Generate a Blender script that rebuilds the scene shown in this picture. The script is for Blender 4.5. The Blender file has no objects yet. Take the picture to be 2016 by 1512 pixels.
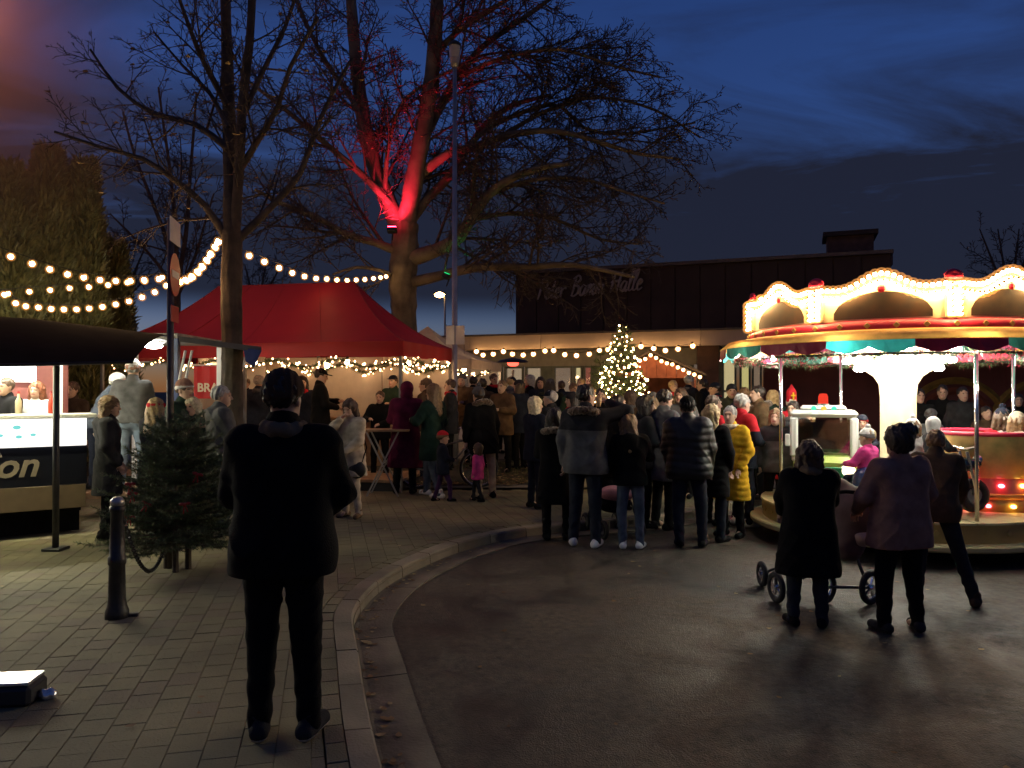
import bpy, bmesh, math, random
import numpy as np
from mathutils import Vector, Matrix
R = math.radians
random.seed(7); RNG = np.random.default_rng(7)
SC = bpy.context.scene
COL = SC.collection
# ------------------------------------------------------------------ camera
FPX, CX, HY, CZ = 1517.0, 1008.0, 768.0, 1.85      # focal length in photo pixels, centre column, horizon row, eye height
cam_d = bpy.data.cameras.new('camera'); cam = bpy.data.objects.new('camera', cam_d); COL.objects.link(cam)
cam_d.sensor_width = 36; cam_d.lens = 36 * FPX / 2016; cam_d.clip_end = 3000; cam_d.clip_start = 0.05
cam.location = (0, 0, CZ); cam.rotation_euler = (R(90) + math.atan(12 / FPX), 0, 0)
SC.camera = cam
# ------------------------------------------------------------------ world: dusk sky with cloud
w = bpy.data.worlds.new('World'); SC.world = w; w.use_nodes = True
nt = w.node_tree; N = nt.nodes; L = nt.links
for n in list(N): N.remove(n)
out = N.new('ShaderNodeOutputWorld'); bg = N.new('ShaderNodeBackground'); L.new(bg.outputs[0], out.inputs[0])
sky = N.new('ShaderNodeTexSky'); sky.sky_type = 'NISHITA'; sky.sun_disc = False
sky.sun_elevation = R(2.2); sky.sun_rotation = R(-82); sky.altitude = 100; sky.air_density = 1.0; sky.dust_density = 0.3; sky.ozone_density = 4.0
tc = N.new('ShaderNodeTexCoord'); sep = N.new('ShaderNodeSeparateXYZ'); L.new(tc.outputs['Generated'], sep.inputs[0])
def mth(op, a, b=None, c=None):
    m = N.new('ShaderNodeMath'); m.operation = op
    for i, v in enumerate((a, b, c)):
        if v is None: continue
        if isinstance(v, (int, float)): m.inputs[i].default_value = v
        else: L.new(v, m.inputs[i])
    return m.outputs[0]
zz = mth('MAXIMUM', mth('ADD', sep.outputs[2], 0.10), 0.04)
cmb = N.new('ShaderNodeCombineXYZ'); L.new(mth('DIVIDE', sep.outputs[0], zz), cmb.inputs[0]); L.new(mth('DIVIDE', sep.outputs[1], zz), cmb.inputs[1])
mp = N.new('ShaderNodeMapping'); mp.inputs['Rotation'].default_value = (0, 0, R(-14)); mp.inputs['Scale'].default_value = (0.55, 1.15, 1); mp.inputs['Location'].default_value = (5.1, 2.2, 0)
L.new(cmb.outputs[0], mp.inputs[0])
nz = N.new('ShaderNodeTexNoise'); nz.inputs['Scale'].default_value = 1.5; nz.inputs['Detail'].default_value = 9; nz.inputs['Roughness'].default_value = 0.6; nz.inputs['Distortion'].default_value = 0.9
L.new(mp.outputs[0], nz.inputs[0])
rmp = N.new('ShaderNodeValToRGB'); rmp.color_ramp.elements[0].position = 0.34; rmp.color_ramp.elements[1].position = 0.70
bias = N.new('ShaderNodeMapRange'); bias.inputs[1].default_value = 0.14; bias.inputs[2].default_value = 0.38; bias.inputs[3].default_value = 0.40; bias.inputs[4].default_value = -0.07; L.new(sep.outputs[2], bias.inputs[0])   # thicker cloud low down
L.new(mth('ADD', nz.outputs['Fac'], bias.outputs[0]), rmp.inputs[0])
# cloud cover thins towards the zenith
low = N.new('ShaderNodeMapRange'); low.inputs[1].default_value = 0.075; low.inputs[2].default_value = 0.125; low.interpolation_type = 'SMOOTHSTEP'; L.new(sep.outputs[2], low.inputs[0])   # a clear strip along the horizon
cov = mth('MULTIPLY', rmp.outputs[0], low.outputs[0])
tint = N.new('ShaderNodeMix'); tint.data_type = 'RGBA'; tint.blend_type = 'MULTIPLY'; tint.inputs[0].default_value = 1.0
L.new(sky.outputs[0], tint.inputs[6]); tint.inputs[7].default_value = (1.55, 1.12, 1.68, 1)
mx = N.new('ShaderNodeMix'); mx.data_type = 'RGBA'
L.new(mth('MULTIPLY', cov, 0.95), mx.inputs[0]); L.new(tint.outputs[2], mx.inputs[6]); mx.inputs[7].default_value = (0.100, 0.110, 0.195, 1)
L.new(mx.outputs[2], bg.inputs[0]); bg.inputs[1].default_value = 0.128
# ------------------------------------------------------------------ faint last daylight and exposure
sun_d = bpy.data.lights.new('sun', 'SUN'); sun_d.energy = 0.008; sun_d.angle = R(20); sun_d.color = (0.6, 0.75, 1.0)
sun = bpy.data.objects.new('sun', sun_d); COL.objects.link(sun); sun.rotation_euler = (R(87), 0, R(82 + 180))
SC.view_settings.view_transform = 'Standard'; SC.view_settings.look = 'None'; SC.view_settings.exposure = 0; SC.view_settings.gamma = 1
SC.view_settings.use_curve_mapping = False
SC.render.engine = 'CYCLES'
try:
    SC.cycles.use_denoising = True; SC.cycles.denoiser = 'OPENIMAGEDENOISE'
except Exception: pass
SC.cycles.sample_clamp_indirect = 4.0; SC.cycles.max_bounces = 5; SC.cycles.diffuse_bounces = 3; SC.cycles.glossy_bounces = 2
SC.cycles.transmission_bounces = 3; SC.cycles.transparent_max_bounces = 12; SC.cycles.volume_bounces = 0
SC.cycles.caustics_reflective = False; SC.cycles.caustics_refractive = False; SC.cycles.use_light_tree = True

# ================================================================== helpers
def P(px, py, Y): return Vector(((px - CX) / FPX * Y, Y, CZ + (HY - py) / FPX * Y))     # a photo pixel at a chosen real distance
def zg(Y): return 0.12 if Y < 13 else 0.12 + min(0.42, 0.07 * (Y - 13))                   # paved ground rises gently to the hall
MATS = {}
def mat(key, col, rough=0.7, metal=0.0, var=0.25, vscale=6.0, bump=0.0, bscale=60.0, trans=0.0, sheen=0.0, coat=0.0, spec=0.5, vcol=None, world=False):
    if key in MATS: return MATS[key]
    m = bpy.data.materials.new(key); m.use_nodes = True; t = m.node_tree; b = t.nodes['Principled BSDF']
    b.inputs['Roughness'].default_value = rough; b.inputs['Metallic'].default_value = metal; b.inputs['Specular IOR Level'].default_value = spec
    if sheen: b.inputs['Sheen Weight'].default_value = sheen
    if coat: b.inputs['Coat Weight'].default_value = coat; b.inputs['Coat Roughness'].default_value = 0.15
    co = t.nodes.new('ShaderNodeNewGeometry' if world else 'ShaderNodeTexCoord'); cs = 'Position' if world else 'Object'
    if var > 0:
        n = t.nodes.new('ShaderNodeTexNoise'); n.inputs['Scale'].default_value = vscale; n.inputs['Detail'].default_value = 5
        t.links.new(co.outputs[cs], n.inputs[0])
        x = t.nodes.new('ShaderNodeMix'); x.data_type = 'RGBA'
        c0 = vcol if vcol else tuple(c * (1 - var) for c in col); c1 = tuple(min(1, c * (1 + var)) for c in col)
        x.inputs[6].default_value = (*c0, 1); x.inputs[7].default_value = (*c1, 1)
        r = t.nodes.new('ShaderNodeMapRange'); r.inputs[1].default_value = 0.3; r.inputs[2].default_value = 0.7
        t.links.new(n.outputs['Fac'], r.inputs[0]); t.links.new(r.outputs[0], x.inputs[0]); t.links.new(x.outputs[2], b.inputs['Base Color'])
        basec = x.outputs[2]
    else:
        b.inputs['Base Color'].default_value = (*col, 1); basec = None
    if bump > 0:
        n2 = t.nodes.new('ShaderNodeTexNoise'); n2.inputs['Scale'].default_value = bscale; n2.inputs['Detail'].default_value = 4
        t.links.new(co.outputs[cs], n2.inputs[0])
        bp = t.nodes.new('ShaderNodeBump'); bp.inputs['Strength'].default_value = bump; bp.inputs['Distance'].default_value = 0.01
        t.links.new(n2.outputs['Fac'], bp.inputs['Height']); t.links.new(bp.outputs[0], b.inputs['Normal'])
    if trans > 0:
        tr = t.nodes.new('ShaderNodeBsdfTranslucent'); ms = t.nodes.new('ShaderNodeMixShader'); ms.inputs[0].default_value = trans
        if basec: t.links.new(basec, tr.inputs[0])
        else: tr.inputs[0].default_value = (*col, 1)
        o = t.nodes['Material Output']; t.links.new(b.outputs[0], ms.inputs[1]); t.links.new(tr.outputs[0], ms.inputs[2]); t.links.new(ms.outputs[0], o.inputs[0])
    MATS[key] = m; return m
def emit(key, col, strength):
    if key in MATS: return MATS[key]
    m = bpy.data.materials.new(key); m.use_nodes = True; t = m.node_tree
    for n in list(t.nodes): t.nodes.remove(n)
    e = t.nodes.new('ShaderNodeEmission'); o = t.nodes.new('ShaderNodeOutputMaterial'); e.inputs[0].default_value = (*col, 1); e.inputs[1].default_value = strength
    t.links.new(e.outputs[0], o.inputs[0]); MATS[key] = m; return m
def glass(key, tint=(0.8, 0.85, 0.85), alpha=0.2):
    if key in MATS: return MATS[key]
    m = bpy.data.materials.new(key); m.use_nodes = True; t = m.node_tree
    for n in list(t.nodes): t.nodes.remove(n)
    g = t.nodes.new('ShaderNodeBsdfGlossy'); g.inputs['Roughness'].default_value = 0.05; tr = t.nodes.new('ShaderNodeBsdfTransparent'); tr.inputs[0].default_value = (*tint, 1)
    ms = t.nodes.new('ShaderNodeMixShader'); fr = t.nodes.new('ShaderNodeFresnel'); fr.inputs[0].default_value = 1.45; ad = t.nodes.new('ShaderNodeMath'); ad.operation = 'ADD'; ad.inputs[1].default_value = alpha * 0.3
    t.links.new(fr.outputs[0], ad.inputs[0]); t.links.new(ad.outputs[0], ms.inputs[0]); t.links.new(tr.outputs[0], ms.inputs[1]); t.links.new(g.outputs[0], ms.inputs[2])
    o = t.nodes.new('ShaderNodeOutputMaterial'); t.links.new(ms.outputs[0], o.inputs[0]); MATS[key] = m; return m

def link(name, data, parent=None, loc=(0, 0, 0), rz=0.0):
    o = bpy.data.objects.new(name, data); COL.objects.link(o); o.location = loc; o.rotation_euler = (0, 0, rz)
    if parent: o.parent = parent
    return o
def tag(o, label=None, cat=None, group=None, kind=None):
    if label: o['label'] = label
    if cat: o['category'] = cat
    if group: o['group'] = group
    if kind: o['kind'] = kind
    return o
def thing(name, label, cat, loc=(0, 0, 0), rz=0.0, group=None): return tag(link(name, None, None, loc, rz), label, cat, group)
class MB:
    """collects simple shapes and links them as ONE mesh"""
    def __init__(s): s.v = []; s.f = []; s.mi = []; s.m = 0
    def add(s, vs, fs):
        o = len(s.v); s.v.extend([tuple(v) for v in vs]); s.f.extend([tuple(i + o for i in f) for f in fs]); s.mi.extend([s.m] * len(fs)); return s
    def box(s, c, d, rz=0.0, M=None, bev=0.0):
        x, y, z = (k / 2 for k in d); b = min(bev, x * .9, y * .9, z * .9)
        if b > 0:
            bm = bmesh.new(); bmesh.ops.create_cube(bm, size=1, matrix=Matrix.Diagonal((d[0], d[1], d[2], 1)))
            bmesh.ops.bevel(bm, geom=bm.edges[:], offset=b, segments=1, affect='EDGES'); bm.verts.ensure_lookup_table()
            vs = [v.co.copy() for v in bm.verts]; fs = [[v.index for v in f.verts] for f in bm.faces]; bm.free()
        else:
            vs = [Vector((i, j, k)) for i in (-x, x) for j in (-y, y) for k in (-z, z)]
            fs = [(0, 1, 3, 2), (4, 6, 7, 5), (0, 4, 5, 1), (2, 3, 7, 6), (0, 2, 6, 4), (1, 5, 7, 3)]
        T = M if M is not None else Matrix.Translation(c) @ Matrix.Rotation(rz, 4, 'Z')
        return s.add([T @ v for v in vs], fs)
    def bar(s, a, b, wd, h=None):
        a, b = Vector(a), Vector(b); d = b - a; q = d.to_track_quat('Y', 'Z').to_matrix().to_4x4()
        return s.box(None, (wd, d.length, h or wd), M=Matrix.Translation((a + b) / 2) @ q)
    def tube(s, pts, r, n=8, cap=True):
        pts = [Vector(p) for p in pts]; rs = r if isinstance(r, (list, tuple)) else [r] * len(pts); vs = []; fs = []
        prev = None
        for i, p in enumerate(pts):
            d = (pts[min(i + 1, len(pts) - 1)] - pts[max(i - 1, 0)]).normalized()
            u = d.orthogonal().normalized() if prev is None else (prev - d * prev.dot(d)).normalized()
            prev = u; w_ = d.cross(u)
            vs += [p + (u * math.cos(2 * math.pi * k / n) + w_ * math.sin(2 * math.pi * k / n)) * rs[i] for k in range(n)]
        for i in range(len(pts) - 1):
            for k in range(n): fs.append((i * n + k, i * n + (k + 1) % n, (i + 1) * n + (k + 1) % n, (i + 1) * n + k))
        if cap: fs.append(tuple(range(n - 1, -1, -1))); fs.append(tuple(range((len(pts) - 1) * n, len(pts) * n)))
        return s.add(vs, fs)
    def lathe(s, prof, n=24, c=(0, 0, 0), a0=0.0, a1=2 * math.pi):
        full = abs(a1 - a0 - 2 * math.pi) < 1e-6; m = n if full else n + 1; vs = []; fs = []
        for (r_, z) in prof:
            for k in range(m):
                a = a0 + (a1 - a0) * k / n; vs.append((c[0] + r_ * math.cos(a), c[1] + r_ * math.sin(a), c[2] + z))
        for i in range(len(prof) - 1):
            for k in range(n):
                k2 = (k + 1) % m; fs.append((i * m + k, i * m + k2, (i + 1) * m + k2, (i + 1) * m + k))
        return s.add(vs, fs)
    def ball(s, c, r_, n=8):
        rr = r_ if isinstance(r_, (tuple, list)) else (r_,) * 3
        prof = [(math.sin(math.pi * i / (n // 2 + 1)), -math.cos(math.pi * i / (n // 2 + 1))) for i in range(n // 2 + 2)]
        vs = []; fs = []
        for (a, z) in prof:
            for k in range(n): t = 2 * math.pi * k / n; vs.append((c[0] + rr[0] * a * math.cos(t), c[1] + rr[1] * a * math.sin(t), c[2] + rr[2] * z))
        for i in range(len(prof) - 1):
            for k in range(n): fs.append((i * n + k, i * n + (k + 1) % n, (i + 1) * n + (k + 1) % n, (i + 1) * n + k))
        return s.add(vs, fs)
    def torus(s, c, R_, r_, axis='Y', n=24, m=6, a0=0, a1=2 * math.pi):
        vs = []; fs = []; full = abs(a1 - a0 - 2 * math.pi) < 1e-6; nn = n if full else n + 1
        for i in range(nn):
            a = a0 + (a1 - a0) * i / n
            for k in range(m):
                b = 2 * math.pi * k / m; rad = R_ + r_ * math.cos(b); h = r_ * math.sin(b)
                p = {'Y': (rad * math.cos(a), h, rad * math.sin(a)), 'Z': (rad * math.cos(a), rad * math.sin(a), h), 'X': (h, rad * math.cos(a), rad * math.sin(a))}[axis]
                vs.append((c[0] + p[0], c[1] + p[1], c[2] + p[2]))
        for i in range(n):
            i2 = (i + 1) % nn
            for k in range(m): fs.append((i * m + k, i * m + (k + 1) % m, i2 * m + (k + 1) % m, i2 * m + k))
        return s.add(vs, fs)
    def prism(s, poly, z0, z1):
        n = len(poly); vs = [(x, y, z0) for x, y in poly] + [(x, y, z1) for x, y in poly]
        return s.add(vs, [tuple(range(n - 1, -1, -1)), tuple(range(n, 2 * n))] + [(i, (i + 1) % n, n + (i + 1) % n, n + i) for i in range(n)])
    def mesh(s, name, mats, smooth=False):
        me = bpy.data.meshes.new(name); me.from_pydata(s.v, [], s.f)
        for m in (mats if isinstance(mats, (list, tuple)) else [mats]): me.materials.append(m)
        if any(s.mi): me.polygons.foreach_set('material_index', s.mi)
        if smooth: me.polygons.foreach_set('use_smooth', [True] * len(s.f))
        bm = bmesh.new(); bm.from_mesh(me); bmesh.ops.remove_doubles(bm, verts=bm.verts, dist=1e-6); bmesh.ops.recalc_face_normals(bm, faces=bm.faces); bm.to_mesh(me); bm.free()
        me.update(); return me
    def build(s, name, mats, parent=None, loc=(0, 0, 0), rz=0.0, smooth=False): return link(name, s.mesh(name, mats, smooth), parent, loc, rz)
def raw_mesh(name, V, F, mats, smooth=False, mi=None):
    V = np.asarray(V, np.float32); F = np.asarray(F, np.int32); k = F.shape[1]
    me = bpy.data.meshes.new(name); me.vertices.add(len(V)); me.vertices.foreach_set('co', V.ravel())
    me.loops.add(F.size); me.loops.foreach_set('vertex_index', F.ravel()); me.polygons.add(len(F)); me.polygons.foreach_set('loop_start', np.arange(0, F.size, k, dtype=np.int32))
    for m in (mats if isinstance(mats, (list, tuple)) else [mats]): me.materials.append(m)
    if mi is not None: me.polygons.foreach_set('material_index', np.asarray(mi, np.int32))
    if smooth: me.polygons.foreach_set('use_smooth', np.ones(len(F), bool))
    me.update(calc_edges=True); return me
def text(name, body, size, m, parent, loc, rot, ext=0.006, shear=0.0, align='LEFT', space=1.0, bold=0.0):
    c = bpy.data.curves.new(name, 'FONT'); c.body = body; c.size = size; c.extrude = ext; c.shear = shear; c.align_x = align; c.space_character = space; c.offset = bold
    c.resolution_u = 3
    tmp = bpy.data.objects.new(name + '_tmp', c); COL.objects.link(tmp)
    dg = bpy.context.evaluated_depsgraph_get(); me = bpy.data.meshes.new_from_object(tmp.evaluated_get(dg)); bpy.data.objects.remove(tmp)
    me.materials.clear(); me.materials.append(m); o = link(name, me, parent, loc); o.rotation_euler = rot; return o
# -------------------------------------------------- smooth solid modelling: distance field -> mesh (surface nets)
class Field:
    def __init__(s, lo, hi, v):
        s.lo = np.array(lo, float); s.v = v; n = np.ceil((np.array(hi) - s.lo) / v).astype(int) + 1
        s.ax = [(s.lo[i] + v * np.arange(n[i])).astype(np.float32) for i in range(3)]; s.F = np.full(n, 1.0, np.float32)
    def _sl(s, lo, hi):
        out = []
        for i in range(3):
            a = int(max(0, math.floor((lo[i] - s.lo[i]) / s.v))); b = int(min(s.F.shape[i], math.ceil((hi[i] - s.lo[i]) / s.v) + 1))
            if b <= a: return None
            out.append(slice(a, b))
        return tuple(out)
    def _g(s, sl): return s.ax[0][sl[0]][:, None, None], s.ax[1][sl[1]][None, :, None], s.ax[2][sl[2]][None, None, :]
    def _mix(s, sl, d, k):
        a = s.F[sl]
        if k <= 0: s.F[sl] = np.minimum(a, d); return
        h = np.clip(.5 + .5 * (a - d) / k, 0, 1); s.F[sl] = a + (d - a) * h - k * h * (1 - h)
    def cone(s, a, b, ra, rb, k=0.02, sq=1.0):
        a = np.array(a, float); b = np.array(b, float); m = max(ra, rb) + k + 2 * s.v
        sl = s._sl(np.minimum(a, b) - m, np.maximum(a, b) + m)
        if sl is None: return s
        x, y, z = s._g(sl); ba = b - a; L2 = max(1e-9, float(ba @ ba))
        t = np.clip(((x - a[0]) * ba[0] + (y - a[1]) * ba[1] + (z - a[2]) * ba[2]) / L2, 0, 1)
        d = np.sqrt((x - a[0] - t * ba[0]) ** 2 + ((y - a[1] - t * ba[1]) / sq) ** 2 + (z - a[2] - t * ba[2]) ** 2) - (ra + (rb - ra) * t)
        s._mix(sl, d, k); return s
    def _ell(s, c, r, Rm, k):
        c = np.array(c, float); r = np.array(r, float); m = r.max() + k + 2 * s.v; sl = s._sl(c - m, c + m)
        if sl is None: return None, None
        x, y, z = s._g(sl); x = x - c[0]; y = y - c[1]; z = z - c[2]
        if Rm is not None:
            q = [x * Rm[0][i] + y * Rm[1][i] + z * Rm[2][i] for i in range(3)]
        else: q = [x, y, z]
        g = np.sqrt((q[0] / r[0]) ** 2 + (q[1] / r[1]) ** 2 + (q[2] / r[2]) ** 2)
        return sl, (g - 1) * r.min()
    def ell(s, c, r, k=0.02, Rm=None):
        sl, d = s._ell(c, r, Rm, k)
        if sl is not None: s._mix(sl, d, k)
        return s
    def cut(s, c, r, Rm=None, k=0.005):
        sl, d = s._ell(c, r, Rm, k)
        if sl is not None:
            a = -s.F[sl]; h = np.clip(.5 + .5 * (a - d) / k, 0, 1); s.F[sl] = -(a + (d - a) * h - k * h * (1 - h))
        return s
    def plane(s, n, d):      # keep where n.p > d
        x, y, z = s._g((slice(None),) * 3); s.F = np.maximum(s.F, (d - (n[0] * x + n[1] * y + n[2] * z)).astype(np.float32)); return s
    def disp(s, fn):
        x, y, z = s._g((slice(None),) * 3); s.F = s.F + fn(x, y, z).astype(np.float32); return s
    def mesh(s):
        F = s.F; F[0] = np.maximum(F[0], 1e-3); F[-1] = np.maximum(F[-1], 1e-3); F[:, 0] = np.maximum(F[:, 0], 1e-3); F[:, -1] = np.maximum(F[:, -1], 1e-3); F[:, :, 0] = np.maximum(F[:, :, 0], 1e-3); F[:, :, -1] = np.maximum(F[:, :, -1], 1e-3)
        I = F < 0; nx, ny, nz_ = F.shape
        acc = np.zeros((nx - 1, ny - 1, nz_ - 1), np.uint8)
        for i in (0, 1):
            for j in (0, 1):
                for k in (0, 1): acc += I[i:nx - 1 + i, j:ny - 1 + j, k:nz_ - 1 + k]
        ci = np.argwhere((acc > 0) & (acc < 8)); 
        if len(ci) == 0: return np.zeros((0, 3)), np.zeros((0, 4), int)
        idx = np.full(acc.shape, -1, np.int32); idx[tuple(ci.T)] = np.arange(len(ci))
        S = np.zeros((len(ci), 3)); C = np.zeros(len(ci)); cr = [(i, j, k) for i in (0, 1) for j in (0, 1) for k in (0, 1)]
        val = {c: F[ci[:, 0] + c[0], ci[:, 1] + c[1], ci[:, 2] + c[2]] for c in cr}
        for a in cr:
            for ax in range(3):
                if a[ax]: continue
                b = list(a); b[ax] = 1; b = tuple(b); va, vb = val[a], val[b]; m = (va < 0) != (vb < 0)
                t = va[m] / (va[m] - vb[m]); p = np.tile(np.array(a, float), (m.sum(), 1)); p[:, ax] += t
                S[m] += p; C[m] += 1
        V = s.lo + s.v * (ci + S / C[:, None]); Q = []
        for ax in range(3):
            o1, o2 = [(1, 2), (2, 0), (0, 1)][ax]
            sl0 = [slice(None)] * 3; sl1 = [slice(None)] * 3; sl0[ax] = slice(0, -1); sl1[ax] = slice(1, None)
            a, b = I[tuple(sl0)], I[tuple(sl1)]; e = np.argwhere(a != b)
            e = e[(e[:, o1] > 0) & (e[:, o2] > 0) & (e[:, o1] < F.shape[o1] - 1) & (e[:, o2] < F.shape[o2] - 1)]
            if not len(e): continue
            def cell(d1, d2):
                q = e.copy(); q[:, o1] -= d1; q[:, o2] -= d2; return idx[tuple(q.T)]
            q = np.stack([cell(1, 1), cell(0, 1), cell(0, 0), cell(1, 0)], 1); fl = ~a[tuple(e.T)]
            q[fl] = q[fl][:, ::-1]; Q.append(q)
        return V, np.concatenate(Q)
    def build(s, name, mats, parent=None, matfn=None):
        V, Q = s.mesh(); mi = None
        if len(V) == 0: return None
        if matfn is not None: mi = matfn(V[Q].mean(1))
        return link(name, raw_mesh(name, V, Q, mats, True, mi), parent)
# ================================================================== setting: ground, road, pavement
def asphalt():
    m = bpy.data.materials.new('asphalt'); m.use_nodes = True; t = m.node_tree; b = t.nodes['Principled BSDF']; N_ = t.nodes.new; K = t.links.new
    co = N_('ShaderNodeTexCoord')
    n1 = N_('ShaderNodeTexNoise'); n1.inputs['Scale'].default_value = 1.3; n1.inputs['Detail'].default_value = 8; n1.inputs['Roughness'].default_value = .68; n1.inputs['Distortion'].default_value = .6
    n2 = N_('ShaderNodeTexNoise'); n2.inputs['Scale'].default_value = 90; n2.inputs['Detail'].default_value = 3
    v = N_('ShaderNodeTexVoronoi'); v.inputs['Scale'].default_value = 110
    for n in (n1, n2, v): K(co.outputs['Object'], n.inputs['Vector'])
    r1 = N_('ShaderNodeValToRGB'); r1.color_ramp.elements[0].position = .35; r1.color_ramp.elements[1].position = .68
    r1.color_ramp.elements[0].color = (.024, .019, .0135, 1); r1.color_ramp.elements[1].color = (.095, .078, .056, 1); K(n1.outputs['Fac'], r1.inputs[0])
    n3 = N_('ShaderNodeTexNoise'); n3.inputs['Scale'].default_value = 14; n3.inputs['Detail'].default_value = 6; n3.inputs['Roughness'].default_value = .7; K(co.outputs['Object'], n3.inputs['Vector'])
    r3 = N_('ShaderNodeValToRGB'); r3.color_ramp.elements[0].position = .34; r3.color_ramp.elements[1].position = .68; r3.color_ramp.elements[0].color = (.38, .36, .35, 1); r3.color_ramp.elements[1].color = (1.65, 1.6, 1.5, 1); K(n3.outputs['Fac'], r3.inputs[0])
    m3 = N_('ShaderNodeMix'); m3.data_type = 'RGBA'; m3.blend_type = 'MULTIPLY'; m3.inputs[0].default_value = 1.0; K(r1.outputs[0], m3.inputs[6]); K(r3.outputs[0], m3.inputs[7])
    mx = N_('ShaderNodeMix'); mx.data_type = 'RGBA'; mx.blend_type = 'MULTIPLY'; mx.inputs[0].default_value = .75; K(m3.outputs[2], mx.inputs[6])
    r2 = N_('ShaderNodeValToRGB'); r2.color_ramp.elements[0].position = .3; r2.color_ramp.elements[1].position = .75; r2.color_ramp.elements[0].color = (.35, .35, .35, 1); r2.color_ramp.elements[1].color = (1.25, 1.25, 1.25, 1)
    K(n2.outputs['Fac'], r2.inputs[0]); K(r2.outputs[0], mx.inputs[7]); K(mx.outputs[2], b.inputs['Base Color'])
    rr = N_('ShaderNodeMapRange'); rr.inputs[1].default_value = .35; rr.inputs[2].default_value = .7; rr.inputs[3].default_value = .42; rr.inputs[4].default_value = .9; K(n1.outputs['Fac'], rr.inputs[0]); K(rr.outputs[0], b.inputs['Roughness'])
    bp = N_('ShaderNodeBump'); bp.inputs['Strength'].default_value = .7; bp.inputs['Distance'].default_value = .006; K(v.outputs['Distance'], bp.inputs['Height'])
    bp2 = N_('ShaderNodeBump'); bp2.inputs['Strength'].default_value = .5; bp2.inputs['Distance'].default_value = .03; K(n1.outputs['Fac'], bp2.inputs['Height']); K(bp.outputs[0], bp2.inputs['Normal']); K(bp2.outputs[0], b.inputs['Normal'])
    return m
M_ASPH = asphalt()
M_SOIL = mat('soil', (.045, .035, .022), .95, var=.5, vscale=3, bump=.8, bscale=25)
M_PAVE = mat('concrete_paver', (.165, .145, .078), .85, var=.45, vscale=.9, bump=.5, bscale=90, world=True)
M_PAVE2 = mat('concrete_paver_red', (.155, .125, .076), .85, var=.45, vscale=.9, bump=.5, bscale=90, world=True)
M_JOINT = mat('joint_sand', (.13, .115, .07), .95, var=.4, vscale=3, world=True)
M_KERB = mat('kerb_concrete', (.20, .168, .115), .8, var=.45, vscale=1.6, bump=.5, bscale=50, world=True)
M_GUT = mat('gutter_concrete', (.13, .108, .074), .8, var=.5, vscale=1.8, bump=.5, bscale=50, world=True)
def sheet(name, poly, z, m, kind='structure'):
    b = MB(); b.add([(x, y, z) for x, y in poly], [tuple(range(len(poly)))]); o = b.build(name, m); o['kind'] = kind; return o
sheet('ground', [(-400, -60), (400, -60), (400, 700), (-400, 700)], -0.06, M_SOIL)
sheet('road', [(-3, -14), (30, -14), (30, 14.2), (-3, 14.2)], 0.0, M_ASPH)
KERB = [(1.9, -5), (1.25, -3), (.62, -.7), (.18, 1.0), (-.22, 2.4), (-.577, 3.53), (-.80, 4.31), (-1.0, 5.09), (-1.15, 5.66), (-1.225, 6.0), (-1.25, 6.37), (-1.22, 6.92), (-1.10, 7.52), (-.89, 8.12), (-.62, 8.72), (-.1, 9.45), (.45, 9.87), (1.28, 10.25), (2.2, 10.75), (3.2, 11.7), (4.5, 12.5), (7, 13.0), (14, 13.2), (26, 13.3)]
def smooth_line(pts, step=.04):
    out = []; p = [Vector(q) for q in pts]; p = [2 * p[0] - p[1]] + p + [2 * p[-1] - p[-2]]
    for i in range(1, len(p) - 2):
        a, b_, c, d = p[i - 1:i + 3]; n = max(2, int((c - b_).length / step))
        for k in range(n):
            t = k / n; out.append(.5 * ((2 * b_) + (c - a) * t + (2 * a - 5 * b_ + 4 * c - d) * t * t + (3 * b_ - a - 3 * c + d) * t ** 3))
    out.append(p[-2]); return out
KL = smooth_line(KERB)
KS = [0.0]
for i in range(1, len(KL)): KS.append(KS[-1] + (KL[i] - KL[i - 1]).length)
KS_np = np.array(KS); KX = np.array([p.x for p in KL]); KY = np.array([p.y for p in KL])
def kerb_at(s, off):      # point at arc length s, off metres to the left (pavement side) of the kerb face
    x = np.interp(s, KS_np, KX); y = np.interp(s, KS_np, KY); e = .03
    dx = np.interp(s + e, KS_np, KX) - np.interp(s - e, KS_np, KX); dy = np.interp(s + e, KS_np, KY) - np.interp(s - e, KS_np, KY); l = math.hypot(dx, dy)
    return (x - dy / l * off, y + dx / l * off)
pave = tag(sheet('pavement', [(p.x, p.y) for p in KL] + [(26, 13.4), (26, 13.55), (-30, 13.55), (-30, -5)], 0.075, M_JOINT), 'grey concrete block pavement curving round the road')
def ribbon(b, s0, s1, prof, n=5):     # prof: (offset, z) cross-section swept along the kerb line, closed
    m = len(prof); vs = []; fs = []
    for i in range(n + 1):
        s = s0 + (s1 - s0) * i / n
        for (o, z) in prof: x, y = kerb_at(s, o); vs.append((x, y, z))
    for i in range(n):
        for k in range(m): k2 = (k + 1) % m; fs.append((i * m + k, (i + 1) * m + k, (i + 1) * m + k2, i * m + k2))
    fs.append(tuple(range(m))); fs.append(tuple(range(n * m + m - 1, n * m - 1, -1))); b.add(vs, fs)
def s_near(y): return float(KS_np[np.argmin(np.abs(KY - y))])
kerb = tag(link('kerb', None), kind='structure'); gutter = tag(link('gutter', None), kind='structure')
s = s_near(1.0); S_END = s_near(13.0)
while s < S_END:
    ln = .62 if s < s_near(10.5) else 1.0
    b = MB(); dz = random.uniform(-.003, .003)
    ribbon(b, s + .006, s + ln - .006, [(0, -.05), (0.008, .10 + dz), (.022, .118 + dz), (.15, .122 + dz), (.15, -.05)]); b.build('kerb_stone', M_KERB, kerb); s += ln
s = s_near(1.0) + .2
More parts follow.
